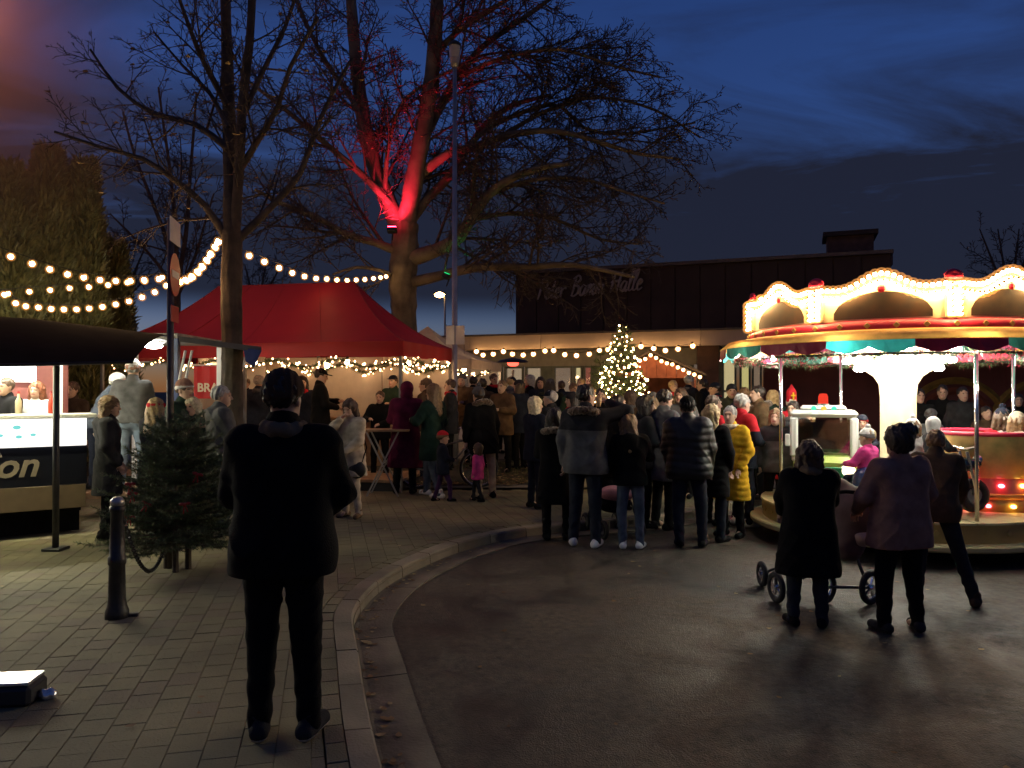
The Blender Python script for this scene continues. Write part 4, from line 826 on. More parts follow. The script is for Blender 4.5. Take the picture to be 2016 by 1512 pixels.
# fir garland with small lights along the tent eaves
def garland(label, pts, r_, n, nlights, seed):
    rng = np.random.default_rng(seed); pts = [Vector(p) for p in pts]; o0 = pts[0].copy(); t = thing('fir_garland', label, 'garland', o0, group='lit fir garlands')
    pl = np.array([tuple(p - o0) for p in smooth_line(pts, .05)]); b = MB(); b.tube([tuple(p) for p in pl[::2]], .008, 4); b.build('rope', M_DARK, t)
    i = rng.integers(0, len(pl), n); d = rng.normal(0, 1, (n, 3)); d /= np.linalg.norm(d, axis=1)[:, None]; s_ = np.cross(d, rng.normal(0, 1, (n, 3))); s_ /= np.linalg.norm(s_, axis=1)[:, None]; p = pl[i] + rng.normal(0, .012, (n, 3)); ln = (r_ * (.5 + rng.random(n)))[:, None]
    V = np.stack([p - s_ * .005, p + s_ * .005, p + d * ln], 1).reshape(-1, 3); o = link('needles', raw_mesh('needles', V, np.arange(3 * n).reshape(-1, 3), M_NEED, False, rng.integers(0, 3, n)), t); o['kind'] = 'stuff'
    b = MB()
    for k in rng.choice(len(pl), nlights): q = pl[k] + rng.normal(0, .045, 3); b.ball(tuple(q), float(rng.choice([.013, .017, .022])), 5)
    o = b.build('fairy_lights', FL2, t); o['kind'] = 'stuff'
FL2 = emit('garland_light', (1.0, .55, .25), 15.0)
def tl(x, y, z): v = Matrix.Rotation(TRZ, 3, 'Z') @ Vector((x, y, 0)); return Vector((TC.x + v.x, TC.y + v.y, z))
sw = lambda xa, xb, ya, yb, m, dz: [tl(xa + (xb - xa) * i / (2 * m), ya + (yb - ya) * i / (2 * m), 2.38 - (dz if i % 2 else 0)) for i in range(2 * m + 1)]
garland('fir garland with fairy lights along the front eave of the red tent', sw(-2.9, 2.9, -1.42, -1.42, 5, .13), .075, 3600, 95, 1)
garland('fir garland with fairy lights along the right eave of the red tent', sw(2.92, 2.92, -1.4, 1.4, 3, .13), .075, 1900, 70, 2)
garland('fir garland with fairy lights across the back of the red tent', sw(-2.9, 2.9, 1.3, 1.3, 5, .16), .075, 3000, 90, 3)
# cream tent behind on the right
WC = Vector((P(842, HY, 19.3).x, 19.3)); ct = thing('party_tent', 'cream peaked tent partly hidden behind the red tent', 'tent', (WC.x, WC.y, 0), R(-12)); hw = 1.55; ze = 2.55; zr = 3.45
V = [(0, 0, zr), (-hw, -hw, ze), (hw, -hw, ze), (hw, hw, ze), (-hw, hw, ze)]
for i in range(4):
    b = MB(); a, c = Vector(V[1 + i]), Vector(V[1 + (i + 1) % 4]); n = 8; vs = []; fs = []
    for j in range(n + 1):
        for k in range(n + 1): p = Vector(V[0]).lerp(a.lerp(c, k / n), j / n); p.z -= .14 * 4 * (j / n) * (1 - j / n); vs.append(p)
    for j in range(n):
        for k in range(n): fs.append((j * 9 + k, j * 9 + k + 1, (j + 1) * 9 + k + 1, (j + 1) * 9 + k))
    b.add(vs, fs); b.build('roof_panel', M_CREAM, ct, smooth=True)
    b = MB(); b.add([a, c, c - Vector((0, 0, .22)), a - Vector((0, 0, .22))], [(0, 1, 2, 3)]); b.build('valance', M_CREAM, ct)
    b = MB(); b.box((a.x * .97, a.y * .97, (ze + .3) / 2), (.05, .05, ze - .3)); b.build('leg', M_ALU, ct)
for od, x in (('left', -.9), ('middle', 0.1), ('right', .95)): t = thing('assumed_bulb', 'assumed warm bulb hanging inside the cream tent, ' + od + ' one', 'lamp', (WC.x + x, WC.y - .6, 2.35), group='bulbs inside the cream tent'); link('bulb', TL, t); b = MB(); b.tube([(0, 0, .06), (0, 0, .75)], .006, 4); b.build('cord', M_DARK, t)  # bulbs assumed from the brightly lit tent opening
garland('fir garland with fairy lights across the cream tent opening', [(WC.x - 1.6 + i * .4, WC.y - 1.75 + .02 * i, 2.28 - (.12 if i % 2 else 0)) for i in range(9)], .08, 1400, 75, 4)
b = MB(); b.box((0, 0, 1.3), (2.9, .02, 2.0)); o = b.build('wall_panel', M_WHITE, ct); o.location = (0, 1.45, .1)
# ---------------------------------------------------------------- drinks trailer at the left edge
E = Vector((-5.12, 9.3)); DRZ = R(36)
tr = thing('drinks_trailer', 'drinks trailer with brightly lit white counter and navy front lettering', 'trailer', (E.x, E.y, 0), DRZ)
M_NAVY = mat('navy_panel', (.005, .006, .014), .4, var=.15); M_TAN = mat('tan_skirt', (.20, .14, .085), .6, var=.12)
ztop = 1.56
b = MB(); b.box((-2.0, .25, ztop - .02), (4.2, .55, .05), bev=.012); b.build('counter_top', M_WHITE, tr)
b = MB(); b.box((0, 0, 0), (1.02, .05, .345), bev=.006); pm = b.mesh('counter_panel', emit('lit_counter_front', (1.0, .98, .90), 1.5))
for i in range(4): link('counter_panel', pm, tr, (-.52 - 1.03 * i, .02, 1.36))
b = MB(); b.box((-2.05, .06, .955), (4.1, .05, .46), bev=.006); npn = b.build('navy_panel', M_NAVY, tr)
b = MB(); b.box((0, 0, 0), (1.36, .05, .28), bev=.006); sm_ = b.mesh('skirt_panel', M_TAN)
for i in range(3): link('skirt_panel', sm_, tr, (-.69 - 1.37 * i, .06, .58))
b = MB(); b.box((-2.1, 1.1, .42), (4.1, 1.9, .06)); b.build('chassis', M_BLK, tr)
b = MB(); b.box((-2.1, .30, .26), (4.1, .03, .26)); b.build('lower_skirt', M_BLK, tr)
for x in (-1.3, -2.7): b = MB(); b.torus((x, 1.1, .33), .2, .1, 'Y', 18, 8); b.build('wheel', mat('tyre', (.02, .02, .02), .8), tr, smooth=True)
M_PRT = mat('white_print', (.34, .28, .21), .6, var=.1)
text('lettering', 'ion', .40, M_PRT, tr, (-1.02, .026, .85), (R(90), 0, 0), .003, .28, bold=.008)
b = MB(); b.torus((-.98, .031, 1.06), .11, .016, 'Y', 16, 5, R(10), R(165)); b.build('logo_swirl', M_PRT, tr)
M_TEAL = emit('teal_print', (.25, .85, .80), .9)
for (x, z, s_) in ((-.72, 1.42, .055), (-.88, 1.33, .04), (-.70, 1.31, .045), (-.56, 1.33, .04)): b = MB(); b.ball((x, -.008, z), (s_ * .75, .004, s_ * .45), 10); b.build('teal_print', M_TEAL, tr)
# back wall with shelves of bottles, unseen fluorescent tubes assumed from the stall light
b = MB(); b.box((-2.1, 1.95, 1.5), (4.2, .05, 2.0)); b.build('back_wall', mat('trailer_back', (.16, .04, .03), .6, var=.2), tr)
b = MB(); b.box((-1.55, 1.80, 2.07), (2.3, .1, .22), bev=.01); b.build('header_sign', emit('lit_header', (1.0, .93, .88), 5.0), tr)
for x in (-.15, -1.0): b = MB(); b.box((x, 1.5, 1.5), (.07, .07, 2.1)); b.build('frame_post', M_WHITE, tr)
TUBE = emit('fluorescent', (1.0, .93, .54), 118.0); TUBE2 = emit('fluorescent_inside', (1.0, .96, .80), 230.0)
for yy in (-.42, .95):
    b = MB(); b.tube([(-3.3, yy, 2.34), (-.25, yy, 2.34)], .025, 8); b.build('assumed_tube', TUBE if yy < 0 else TUBE2, tr)
    b = MB(); b.box((-1.8, yy, 2.385), (3.1, .12, .03)); b.build('tube_holder', M_WHITE, tr)
for i in range(7):
    x = -.35 - i * .33; t = thing('bottle', '%s bottle on the bright drinks counter, number %s from the counter end' % (('red', 'cream', 'green')[i % 3], ('one', 'two', 'three', 'four', 'five', 'six', 'seven')[i]), 'bottle', Vector((E.x, E.y, ztop + .007)) + Matrix.Rotation(DRZ, 3, 'Z') @ Vector((x, .3 + .1 * (i % 2), 0)), group='bottles on the drinks counter'); b = MB(); b.lathe([(0, 0), (.034, 0), (.036, .02), (.036, .15), (.014, .20), (.014, .26), (0, .26)], 10); b.build('glass_body', mat('bottle_%d' % (i % 3), [(.5, .05, .03), (.6, .5, .35), (.05, .2, .08)][i % 3], .2), t, smooth=True); b = MB(); b.lathe([(.016, .24), (.016, .27), (0, .27)], 8); b.build('cap', M_RED, t)
# black canopy bowed over the counter, its support pole
V = []; nu, nv = 14, 8
bk = [P(-140, 615, 9.4), P(60, 627, 9.7), P(346, 664, 10.2)]; ot = [P(-140, 716, 7.6), P(60, 714, 7.9), P(262, 709, 8.5)]
cl = lambda q, u_: q[0].lerp(q[1], u_ * 2) if u_ < .5 else q[1].lerp(q[2], u_ * 2 - 1)
Fq = []
for j in range(nv + 1):
    for i in range(nu + 1): u_, v = i / nu, j / nv; p = cl(bk, u_).lerp(cl(ot, u_), v); p.z += .13 * 4 * v * (1 - v); V.append(p - Vector((E.x, E.y, 0)))
for j in range(nv):
    for i in range(nu): Fq.append((j * (nu + 1) + i, j * (nu + 1) + i + 1, (j + 1) * (nu + 1) + i + 1, (j + 1) * (nu + 1) + i))
cn = thing('canopy', 'black fabric canopy bowed over the drinks trailer', 'canopy', (E.x, E.y, 0)); b = MB(); b.add(V, Fq); b.add([v - Vector((0, 0, .012)) for v in V], [f[::-1] for f in Fq]); b.build('fabric', M_BLK, cn, smooth=True)
b = MB(); e_ = [cl(ot, i / 8) - Vector((E.x, E.y, .02)) for i in range(9)]; b.tube(e_, .018, 6); b.build('front_rail', M_DARK, cn)
pb = P(111, HY, 8.35); b = MB(); b.tube([(pb.x - E.x, pb.y - E.y, .1), (pb.x - E.x, pb.y - E.y, 2.2)], .034, 10); b.build('support_pole', mat('pole_grey', (.05, .05, .05), .5, metal=.3), cn, smooth=True)
b = MB(); b.box((pb.x - E.x, pb.y - E.y, .135), (.2, .2, .03), bev=.005); b.build('pole_foot', M_DARK, cn)
# ---------------------------------------------------------------- food trailer with raised side flap
ft = thing('food_trailer', 'food trailer with raised side flap on pale struts beside the dark tree', 'trailer', (P(346, HY, 10.4).x, 10.4, 0))
fl = lambda px, py, Y: P(px, py, Y) - Vector(ft.location)
a, c = fl(150, HY, 10.4), fl(350, HY, 10.4)
b = MB(); b.box(((a.x + c.x) / 2, .8, .42), (c.x - a.x, 1.6, .08)); b.build('floor', M_WOOD, ft)
b = MB(); b.box(((a.x + c.x) / 2, .8, 2.58), (c.x - a.x, 1.6, .08)); b.build('roof', mat('trailer_roof', (.30, .30, .28), .6), ft)
for (x, y, m) in ((c.x - .03, .03, mat('blue_post', (.03, .06, .22), .4)), (c.x - .03, 1.57, M_WHITE), (a.x + .03, 1.57, M_WHITE)): b = MB(); b.box((x, y, 1.5), (.075, .075, 2.1), bev=.008); b.build('corner_post', m, ft)
b = MB(); b.box(((a.x + c.x) / 2, 1.6, 1.0), (c.x - a.x - .15, .04, 1.1)); b.build('rear_panel', mat('dark_panel', (.05, .04, .035), .6), ft)
A4 = [fl(352, 667, 10.0), fl(514, 688, 10.3), fl(505, 690, 11.6), fl(352, 668, 11.6)]
b = MB(); b.add([p + Vector((0, 0, .035)) for p in A4] + [p - Vector((0, 0, .035)) for p in A4], [(0, 1, 2, 3), (7, 6, 5, 4), (0, 4, 5, 1), (1, 5, 6, 2), (2, 6, 7, 3), (3, 7, 4, 0)]); b.build('side_flap', mat('flap_panel', (.16, .15, .13), .5, var=.15), ft)
for d in (0, 13): b = MB(); b.tube([fl(352 + d, 752, 10.1), fl(365 + d, 690, 10.1)], .017, 7); b.build('gas_strut', M_WHITE, ft)
b = MB(); q = [fl(478, 684, 10.25), fl(514, 690, 10.25), fl(500, 722, 10.25), fl(484, 712, 10.25)]; b.add([p for p in q] + [p + Vector((0, .02, 0)) for p in q], [(0, 1, 2, 3), (7, 6, 5, 4), (0, 4, 5, 1), (1, 5, 6, 2), (2, 6, 7, 3), (3, 7, 4, 0)]); b.build('blue_tarpaulin', mat('blue_tarp', (.03, .05, .17), .45, var=.2), ft)
lamp = thing('ceiling_lamp', 'bright white oval lamp under the food trailer roof', 'lamp', P(302, 681, 10.9)); b = MB(); b.ball((0, 0, 0), (.13, .09, .04), 12); b.build('diffuser', emit('white_lamp', (1.0, .98, .90), 70.0), lamp, smooth=True); b = MB(); b.box((0, 0, .07), (.28, .2, .05), bev=.01); b.build('housing', M_WHITE, lamp)
# ---------------------------------------------------------------- wooden hut with lit gable
HYy = 17.0; hb = P(1283, HY, HYy); hut = thing('market_hut', 'small wooden market hut with bulb-lined gable behind the christmas tree', 'hut', (hb.x, HYy, zg(HYy)), R(-14)); hz_ = lambda py: CZ + (HY - py) / FPX * HYy - zg(HYy)
za, ze_ = hz_(697), hz_(734); W = .95
M_HW = mat('hut_wood', (.30, .09, .05), .7, var=.3, vscale=6)
b = MB(); b.box((0, 0, 0), (.21, .03, 1.0), bev=.005); hbm = b.mesh('board', M_HW)
for i in range(9): link('board', hbm, hut, (-.86 + .215 * i, 0, .5))
for i in range(9):
    x = -.86 + .215 * i; zt_ = za - (za - ze_) * abs(x) / W - .05; z0_ = ze_ - .12; b = MB(); b.box((x, 0, (z0_ + max(zt_, z0_ + .05)) / 2), (.21, .03, max(zt_ - z0_, .05)), bev=.005); b.build('board', M_HW, hut)
for x in (-.9, .9): b = MB(); b.box((x, .01, ze_ / 2), (.09, .09, ze_)); b.build('corner_post', M_HW, hut); b = MB(); b.box((x, .95, ze_ / 2), (.06, 1.8, ze_)); b.build('side_wall', M_HW, hut)
b = MB(); b.box((0, 1.82, ze_ / 2), (1.8, .04, ze_)); b.build('rear_wall', M_HW, hut); b = MB(); b.box((0, -.08, 1.03), (1.95, .3, .05)); b.build('counter', M_WOOD, hut)
for s_ in (-1, 1):
    b = MB(); b.add([(0, -.28, za + .03), (s_ * (W + .22), -.28, ze_ - .07), (s_ * (W + .22), 2.0, ze_ - .07), (0, 2.0, za + .03), (0, -.28, za + .08), (s_ * (W + .22), -.28, ze_ - .02), (s_ * (W + .22), 2.0, ze_ - .02), (0, 2.0, za + .08)], [(0, 1, 2, 3), (7, 6, 5, 4), (0, 4, 5, 1), (1, 5, 6, 2), (2, 6, 7, 3), (3, 7, 4, 0)]); b.build('roof_slope', mat('hut_roof', (.10, .075, .06), .8, var=.3), hut)
hpts = []
for i in range(-9, 10): x = i * .115; hpts.append(Matrix.Rotation(R(-14), 3, 'Z') @ Vector((x, -.33, za - (za - ze_) * abs(x) / W - .06 + random.uniform(-.02, .02))) + Vector(hut.location))
string_light('string of warm bulbs outlining the gable of the wooden hut', hpts, bulb_mesh('hut_bulb', .034, 22.0, WARM, 1.6))
t = thing('assumed_bulb', 'assumed warm bulb lighting the inside of the wooden hut', 'lamp', (hb.x, HYy + .6, zg(HYy) + ze_ - .15)); link('bulb', bulb_mesh('hut_lamp', .04, 20.0), t)  # bulb out of sight, assumed
# patio heater
py_ = 18.0; hp = P(1010, HY, py_); t = thing('patio_heater', 'mushroom patio heater with glowing red burner in front of the hall', 'heater', (hp.x, py_, zg(py_))); z_ = lambda py: CZ + (HY - py) / FPX * py_ - zg(py_)
b = MB(); b.lathe([(0, 0), (.22, 0), (.22, .7), (.05, .75)], 16); b.build('gas_housing', M_STEEL, t); b = MB(); b.tube([(0, 0, .7), (0, 0, z_(728))], .03, 8); b.build('pole', M_STEEL, t)
b = MB(); b.lathe([(.07, z_(721)), (.12, z_(719)), (.14, z_(714))], 16); b.build('burner', emit('heater_glow', (1.0, .10, .06), 3.0), t); b = MB(); b.lathe([(.38, z_(713)), (.30, z_(709)), (0, z_(704))], 20); b.build('reflector_hood', M_DARK, t)
# standing table with crossed legs
ty = 12.75; tp = P(757, HY, ty); t = thing('standing_table', 'tall folding standing table with crossed legs beside the woman in beige', 'table', (tp.x, ty, zg(ty)))
b = MB(); b.box((0, 0, 1.07), (.85, .5, .035), bev=.006); b.build('table_top', M_WOOD, t)
for y in (-.2, .2):
    for s_ in (-1, 1): b = MB(); b.bar((s_ * -.26, y + .02 * s_, 0), (s_ * .26, y + .02 * s_, 1.05), .035, .022); b.build('leg', M_STEEL, t)
b = MB(); b.tube([(0, -.2, .53), (0, .2, .53)], .012, 6); b.build('cross_bar', M_STEEL, t)
# parked bicycle
by_ = 13.45; bx_ = P(822, HY, by_).x; bk_ = thing('bicycle', 'dark bicycle with rear basket parked across the pavement edge', 'bicycle', (bx_, by_, .13), R(6))
M_TY = mat('tyre', (.02, .02, .02), .8); M_FRM2 = mat('bike_frame', (.05, .05, .055), .3, coat=.4); M_CHR = mat('chrome', (.8, .8, .8), .15, metal=1.0, var=0)
def wheel(parent, c, r_, nsp=18, th=.022):
    b = MB(); b.torus(c, r_ - th, th, 'Y', 36, 6); wl_ = b.build('wheel', M_TY, parent, smooth=True)
    b = MB(); b.torus(c, r_ - 2.2 * th, th * .55, 'Y', 36, 5); b.build('rim', M_CHR, wl_, smooth=True)
    b = MB()
    for k in range(nsp): a = 6.283 * k / nsp; b.tube([(c[0], c[1] + (.02 if k % 2 else -.02), c[2]), (c[0] + (r_ - 2.2 * th) * math.cos(a), c[1], c[2] + (r_ - 2.2 * th) * math.sin(a))], .0018, 3)
    b.tube([(c[0], c[1] - .04, c[2]), (c[0], c[1] + .04, c[2])], .02, 8); b.build('spokes', M_CHR, wl_)
wheel(bk_, (0, 0, .345), .345); wheel(bk_, (1.07, 0, .345), .345)
b = MB(); bb = (.45, 0, .29)
for (p, q, r_) in ((bb, (.30, 0, .82), .016), (bb, (.86, 0, .72), .018), ((.32, 0, .72), (.83, 0, .84), .015), ((.86, 0, .70), (.80, 0, .95), .02), ((.86, 0, .70), (1.07, 0, .345), .014), (bb, (0, .05, .345), .010), (bb, (0, -.05, .345), .010), ((.31, .03, .76), (0, .05, .345), .009), ((.31, -.03, .76), (0, -.05, .345), .009)): b.tube([p, q], r_, 7)
b.build('frame', M_FRM2, bk_, smooth=True)
b = MB(); b.tube([(.80, 0, .95), (.78, 0, 1.05), (.84, .14, 1.08), (.70, .29, 1.06)], .011, 6); b.tube([(.78, 0, 1.05), (.84, -.14, 1.08), (.70, -.29, 1.06)], .011, 6); b.build('handlebar', M_CHR, bk_, smooth=True)
f = Field((.1, -.12, .78), (.48, .12, .96), .012); f.ell((.22, 0, .89), (.12, .085, .035), .02).cone((.25, 0, .89), (.40, 0, .90), .04, .02, .02); f.build('saddle', M_BLK, bk_)
b = MB(); b.torus(bb, .09, .006, 'Y', 20, 5); b.tube([(bb[0], -.07, bb[2]), (bb[0] + .1, -.07, bb[2] - .13)], .01, 5); b.tube([(bb[0], .07, bb[2]), (bb[0] - .1, .07, bb[2] + .13)], .01, 5); b.box((bb[0] + .1, -.11, bb[2] - .13), (.09, .07, .02)); b.box((bb[0] - .1, .11, bb[2] + .13), (.09, .07, .02)); b.build('crank', M_CHR, bk_)
b = MB(); b.torus((0, 0, .345), .385, .006, 'Y', 24, 4, R(10), R(190)); b.build('mudguard', M_FRM2, bk_)
b = MB(); b.box((-.02, 0, .76), (.40, .14, .012)); b.tube([(-.1, .06, .75), (0, .06, .35)], .006, 5); b.tube([(-.1, -.06, .75), (0, -.06, .35)], .006, 5); b.build('rear_rack', M_CHR, bk_)
bsk = tag(link('basket', None, None, (bx_ - .02, by_, .13 + .772), R(6)), 'wicker box basket on the rear rack of the bicycle', 'basket'); b = MB()
for z in range(6): b.box((0, -.135, .02 + z * .036), (.36, .012, .03), bev=.003); b.box((0, .135, .02 + z * .036), (.36, .012, .03), bev=.003); b.box((-.18, 0, .02 + z * .036), (.012, .258, .03), bev=.003); b.box((.18, 0, .02 + z * .036), (.012, .258, .03), bev=.003)
b.build('weave', mat('wicker', (.40, .27, .14), .7, var=.3, vscale=20), bsk); b = MB(); b.box((0, 0, .006), (.35, .26, .012)); b.build('bottom', M_WOOD, bsk)
# ================================================================== children's carousel
CC = Vector((4.84, 9.66)); car = thing('carousel', "children's carousel with bulb-lit arched crown, striped canopy and gold platform", 'carousel', (CC.x, CC.y, 0))
pol = lambda r_, a, z=0.0: Vector((r_ * math.cos(R(a)), r_ * math.sin(R(a)), z))
M_GOLD = mat('gold_paint', (.50, .34, .10), .42, var=.15, vscale=3); M_FLOOR = mat('yellow_floor', (.52, .44, .20), .6, var=.15, vscale=4, bump=.2, bscale=20); M_CRM = mat('cream_paint', (.80, .68, .44), .45, var=.1)
M_CRED = mat('carousel_red', (.50, .02, .06), .45, var=.1); M_TEALF = mat('teal_fabric', (.03, .36, .34), .6, trans=.25); M_GRNF = mat('dark_green_fabric', (.02, .11, .08), .6, trans=.15); M_MAG = mat('magenta_fabric', (.55, .04, .20), .6, trans=.2); M_ORG = mat('orange_fabric', (.72, .36, .08), .6, trans=.2)
b = MB(); b.lathe([(0, .0), (1.15, .0), (1.15, .17), (0, .17)], 40); b.build('undercarriage', M_BLK, car)
b = MB(); b.lathe([(1.15, .172), (1.76, .172), (1.775, .19), (1.775, .225), (1.76, .24), (1.0, .24)], 64); b.build('lower_ring', M_FLOOR, car)
b = MB(); b.lathe([(1.62, .241), (1.62, .455)], 48); b.build('riser', M_GOLD, car, smooth=True)
for i in range(24):
    a0, a1 = R(i * 15 + .25), R(i * 15 + 14.75); b = MB(); b.lathe([(.2, .462), (1.64, .462), (1.645, .44), (1.62, .436)], 4, a0=a0, a1=a1); 
    if i == 0: fm = b.mesh('floor_board', M_FLOOR)
    link('floor_board', fm, car, (0, 0, 0), R(i * 15))
colm = MB(); colm.lathe([(.26, .46), (.26, .52), (.21, .56), (.205, 1.75), (.22, 1.92), (.28, 2.02), (.42, 2.12)], 28); cobj = colm.build('centre_column', M_CRM, car, smooth=True)
b = MB(); b.lathe([(.42, 2.12), (.55, 2.2), (.62, 2.32), (.64, 2.44)], 28); b.build('column_funnel', M_CRM, car, smooth=True)
CB = bulb_mesh('carousel_white_bulb', .034, 135.0, (1.0, .96, .82))
for k in range(20):
    for (r_, z) in ((.67, 2.34), (.61, 2.22), (.48, 2.12)): o = link('funnel_bulb', CB, cobj, pol(r_, k * 18 + (9 if z == 2.22 else 0), z))
M_CHRP = mat('chrome_pole', (.75, .75, .72), .2, metal=.9, var=.05)
for a in (183, 273, 3, 93): p = pol(1.5, a); b = MB(); b.tube([(p.x, p.y, .46), (p.x, p.y, 2.42)], .021, 10); b.build('pole', M_CHRP, car, smooth=True)
# roof: ceiling sectors, orange band, red cornice, scalloped valance
for i in range(16):
    b = MB(); b.lathe([(.62, 2.452), (2.06, 2.40)], 3, a0=R(i * 22.5), a1=R(i * 22.5 + 22.5)); b.build('ceiling_sector', (M_MAG, M_TEALF)[i % 2], car)
    a0, a1 = i * 22.5, i * 22.5 + 22.5; n = 12; V = []; F = []
    for k in range(n + 1):
        a = a0 + (a1 - a0) * k / n; dip = .075 + .06 * abs(math.sin(math.pi * 2 * k / n)); V += [pol(2.15, a, 2.365), pol(2.15 + .01 * math.sin(k * 2.2), a, 2.365 - dip)]
    for k in range(n): F.append((2 * k, 2 * k + 1, 2 * k + 3, 2 * k + 2))
    b = MB(); b.add(V, F); b.build('scallop', (M_GRNF, M_CRED, M_TEALF, M_CRED)[i % 4], car)
b = MB(); b.lathe([(2.155, 2.362), (2.16, 2.37), (2.06, 2.455), (2.04, 2.46)], 48); b.build('orange_band', M_ORG, car, smooth=True)
b = MB(); b.lathe([(2.04, 2.462), (1.78, 2.50)], 48); b.build('roof_deck', M_GOLD, car)
b = MB(); b.lathe([(1.78, 2.47), (1.80, 2.50), (1.78, 2.575), (1.70, 2.60), (1.55, 2.60)], 48); b.build('red_cornice', M_CRED, car, smooth=True)
RIM = bulb_mesh('unseen_rim_lamp', .04, 420.0, (1.0, .95, .80))
for k in range(10): link('unseen_rim_lamp', RIM, car, pol(1.97, 12 + 36 * k, 2.32))  # unseen lamps behind the scallops, added to light riser and people nearby
b = MB(); b.box((0, 0, 0), (.05, .05, .012), M=Matrix.Rotation(R(90), 4, 'X') @ Matrix.Rotation(R(45), 4, 'Z'), bev=.004); orn = b.mesh('ornament', M_GOLD)
for k in range(40): p = pol(1.80, k * 9, 2.535); link('ornament', orn, car, p, R(k * 9 + 90)); p = pol(1.625, k * 9 + 4, .35); link('ornament', orn, car, p, R(k * 9 + 94))
garl = thing('fir_garland', 'tinsel garland looped under the carousel canopy edge', 'garland', (CC.x, CC.y, 2.28)); rng = np.random.default_rng(9); n = 5200
a = rng.random(n) * 6.283; z = -.02 - .05 * np.abs(np.sin(a * 8)); p = np.stack([1.93 * np.cos(a), 1.93 * np.sin(a), z], 1) + rng.normal(0, .02, (n, 3)); d = rng.normal(0, 1, (n, 3)); d /= np.linalg.norm(d, axis=1)[:, None]; s_ = np.cross(d, rng.normal(0, 1, (n, 3))); s_ /= np.linalg.norm(s_, axis=1)[:, None]
V = np.stack([p - s_ * .005, p + s_ * .005, p + d * .07], 1).reshape(-1, 3); o = link('needles', raw_mesh('needles', V, np.arange(3 * n).reshape(-1, 3), M_NEED + [M_CRED], False, rng.choice([0, 1, 2, 2, 3], n)), garl); o['kind'] = 'stuff'
b = MB(); b.torus((0, 0, -.05), 1.93, .012, 'Z', 60, 4); b.build('rope', M_DARK, garl)
# crown: eight arched panels, cream frame with bulbs, dark painted scene, pillars between
CBW = bulb_mesh('crown_bulb', .023, 100.0, (1.0, .66, .30), 2.7)  # shells enlarged so their painted halos merge into one glowing band
M_SCN = mat('painted_scene', (.10, .045, .025), .5, var=.0)
def scene_mat():
    m = bpy.data.materials.new('painted_scene'); m.use_nodes = True; t = m.node_tree; bs = t.nodes['Principled BSDF']; n = t.nodes.new('ShaderNodeTexNoise'); n.inputs['Scale'].default_value = 5; n.inputs['Detail'].default_value = 6; r = t.nodes.new('ShaderNodeValToRGB'); co = t.nodes.new('ShaderNodeTexCoord'); t.links.new(co.outputs['Object'], n.inputs[0]); t.links.new(n.outputs[0], r.inputs[0])
    e = r.color_ramp.elements; e[0].position = .3; e[0].color = (.012, .010, .012, 1); e[1].position = .75; e[1].color = (.07, .03, .012, 1); q = e.new(.5); q.color = (.035, .022, .012, 1); t.links.new(r.outputs[0], bs.inputs['Base Color']); bs.inputs['Roughness'].default_value = .55; return m
M_SCN = scene_mat()
Rc, hwid, zb0 = 1.62, 1.62 * math.tan(R(22.5)), 2.60
def arch(u_):            # crown outline height for u in -1..1
    return .31 + .15 * math.exp(-(u_ / .46) ** 2) + .02 * math.cos(u_ * 6.28)
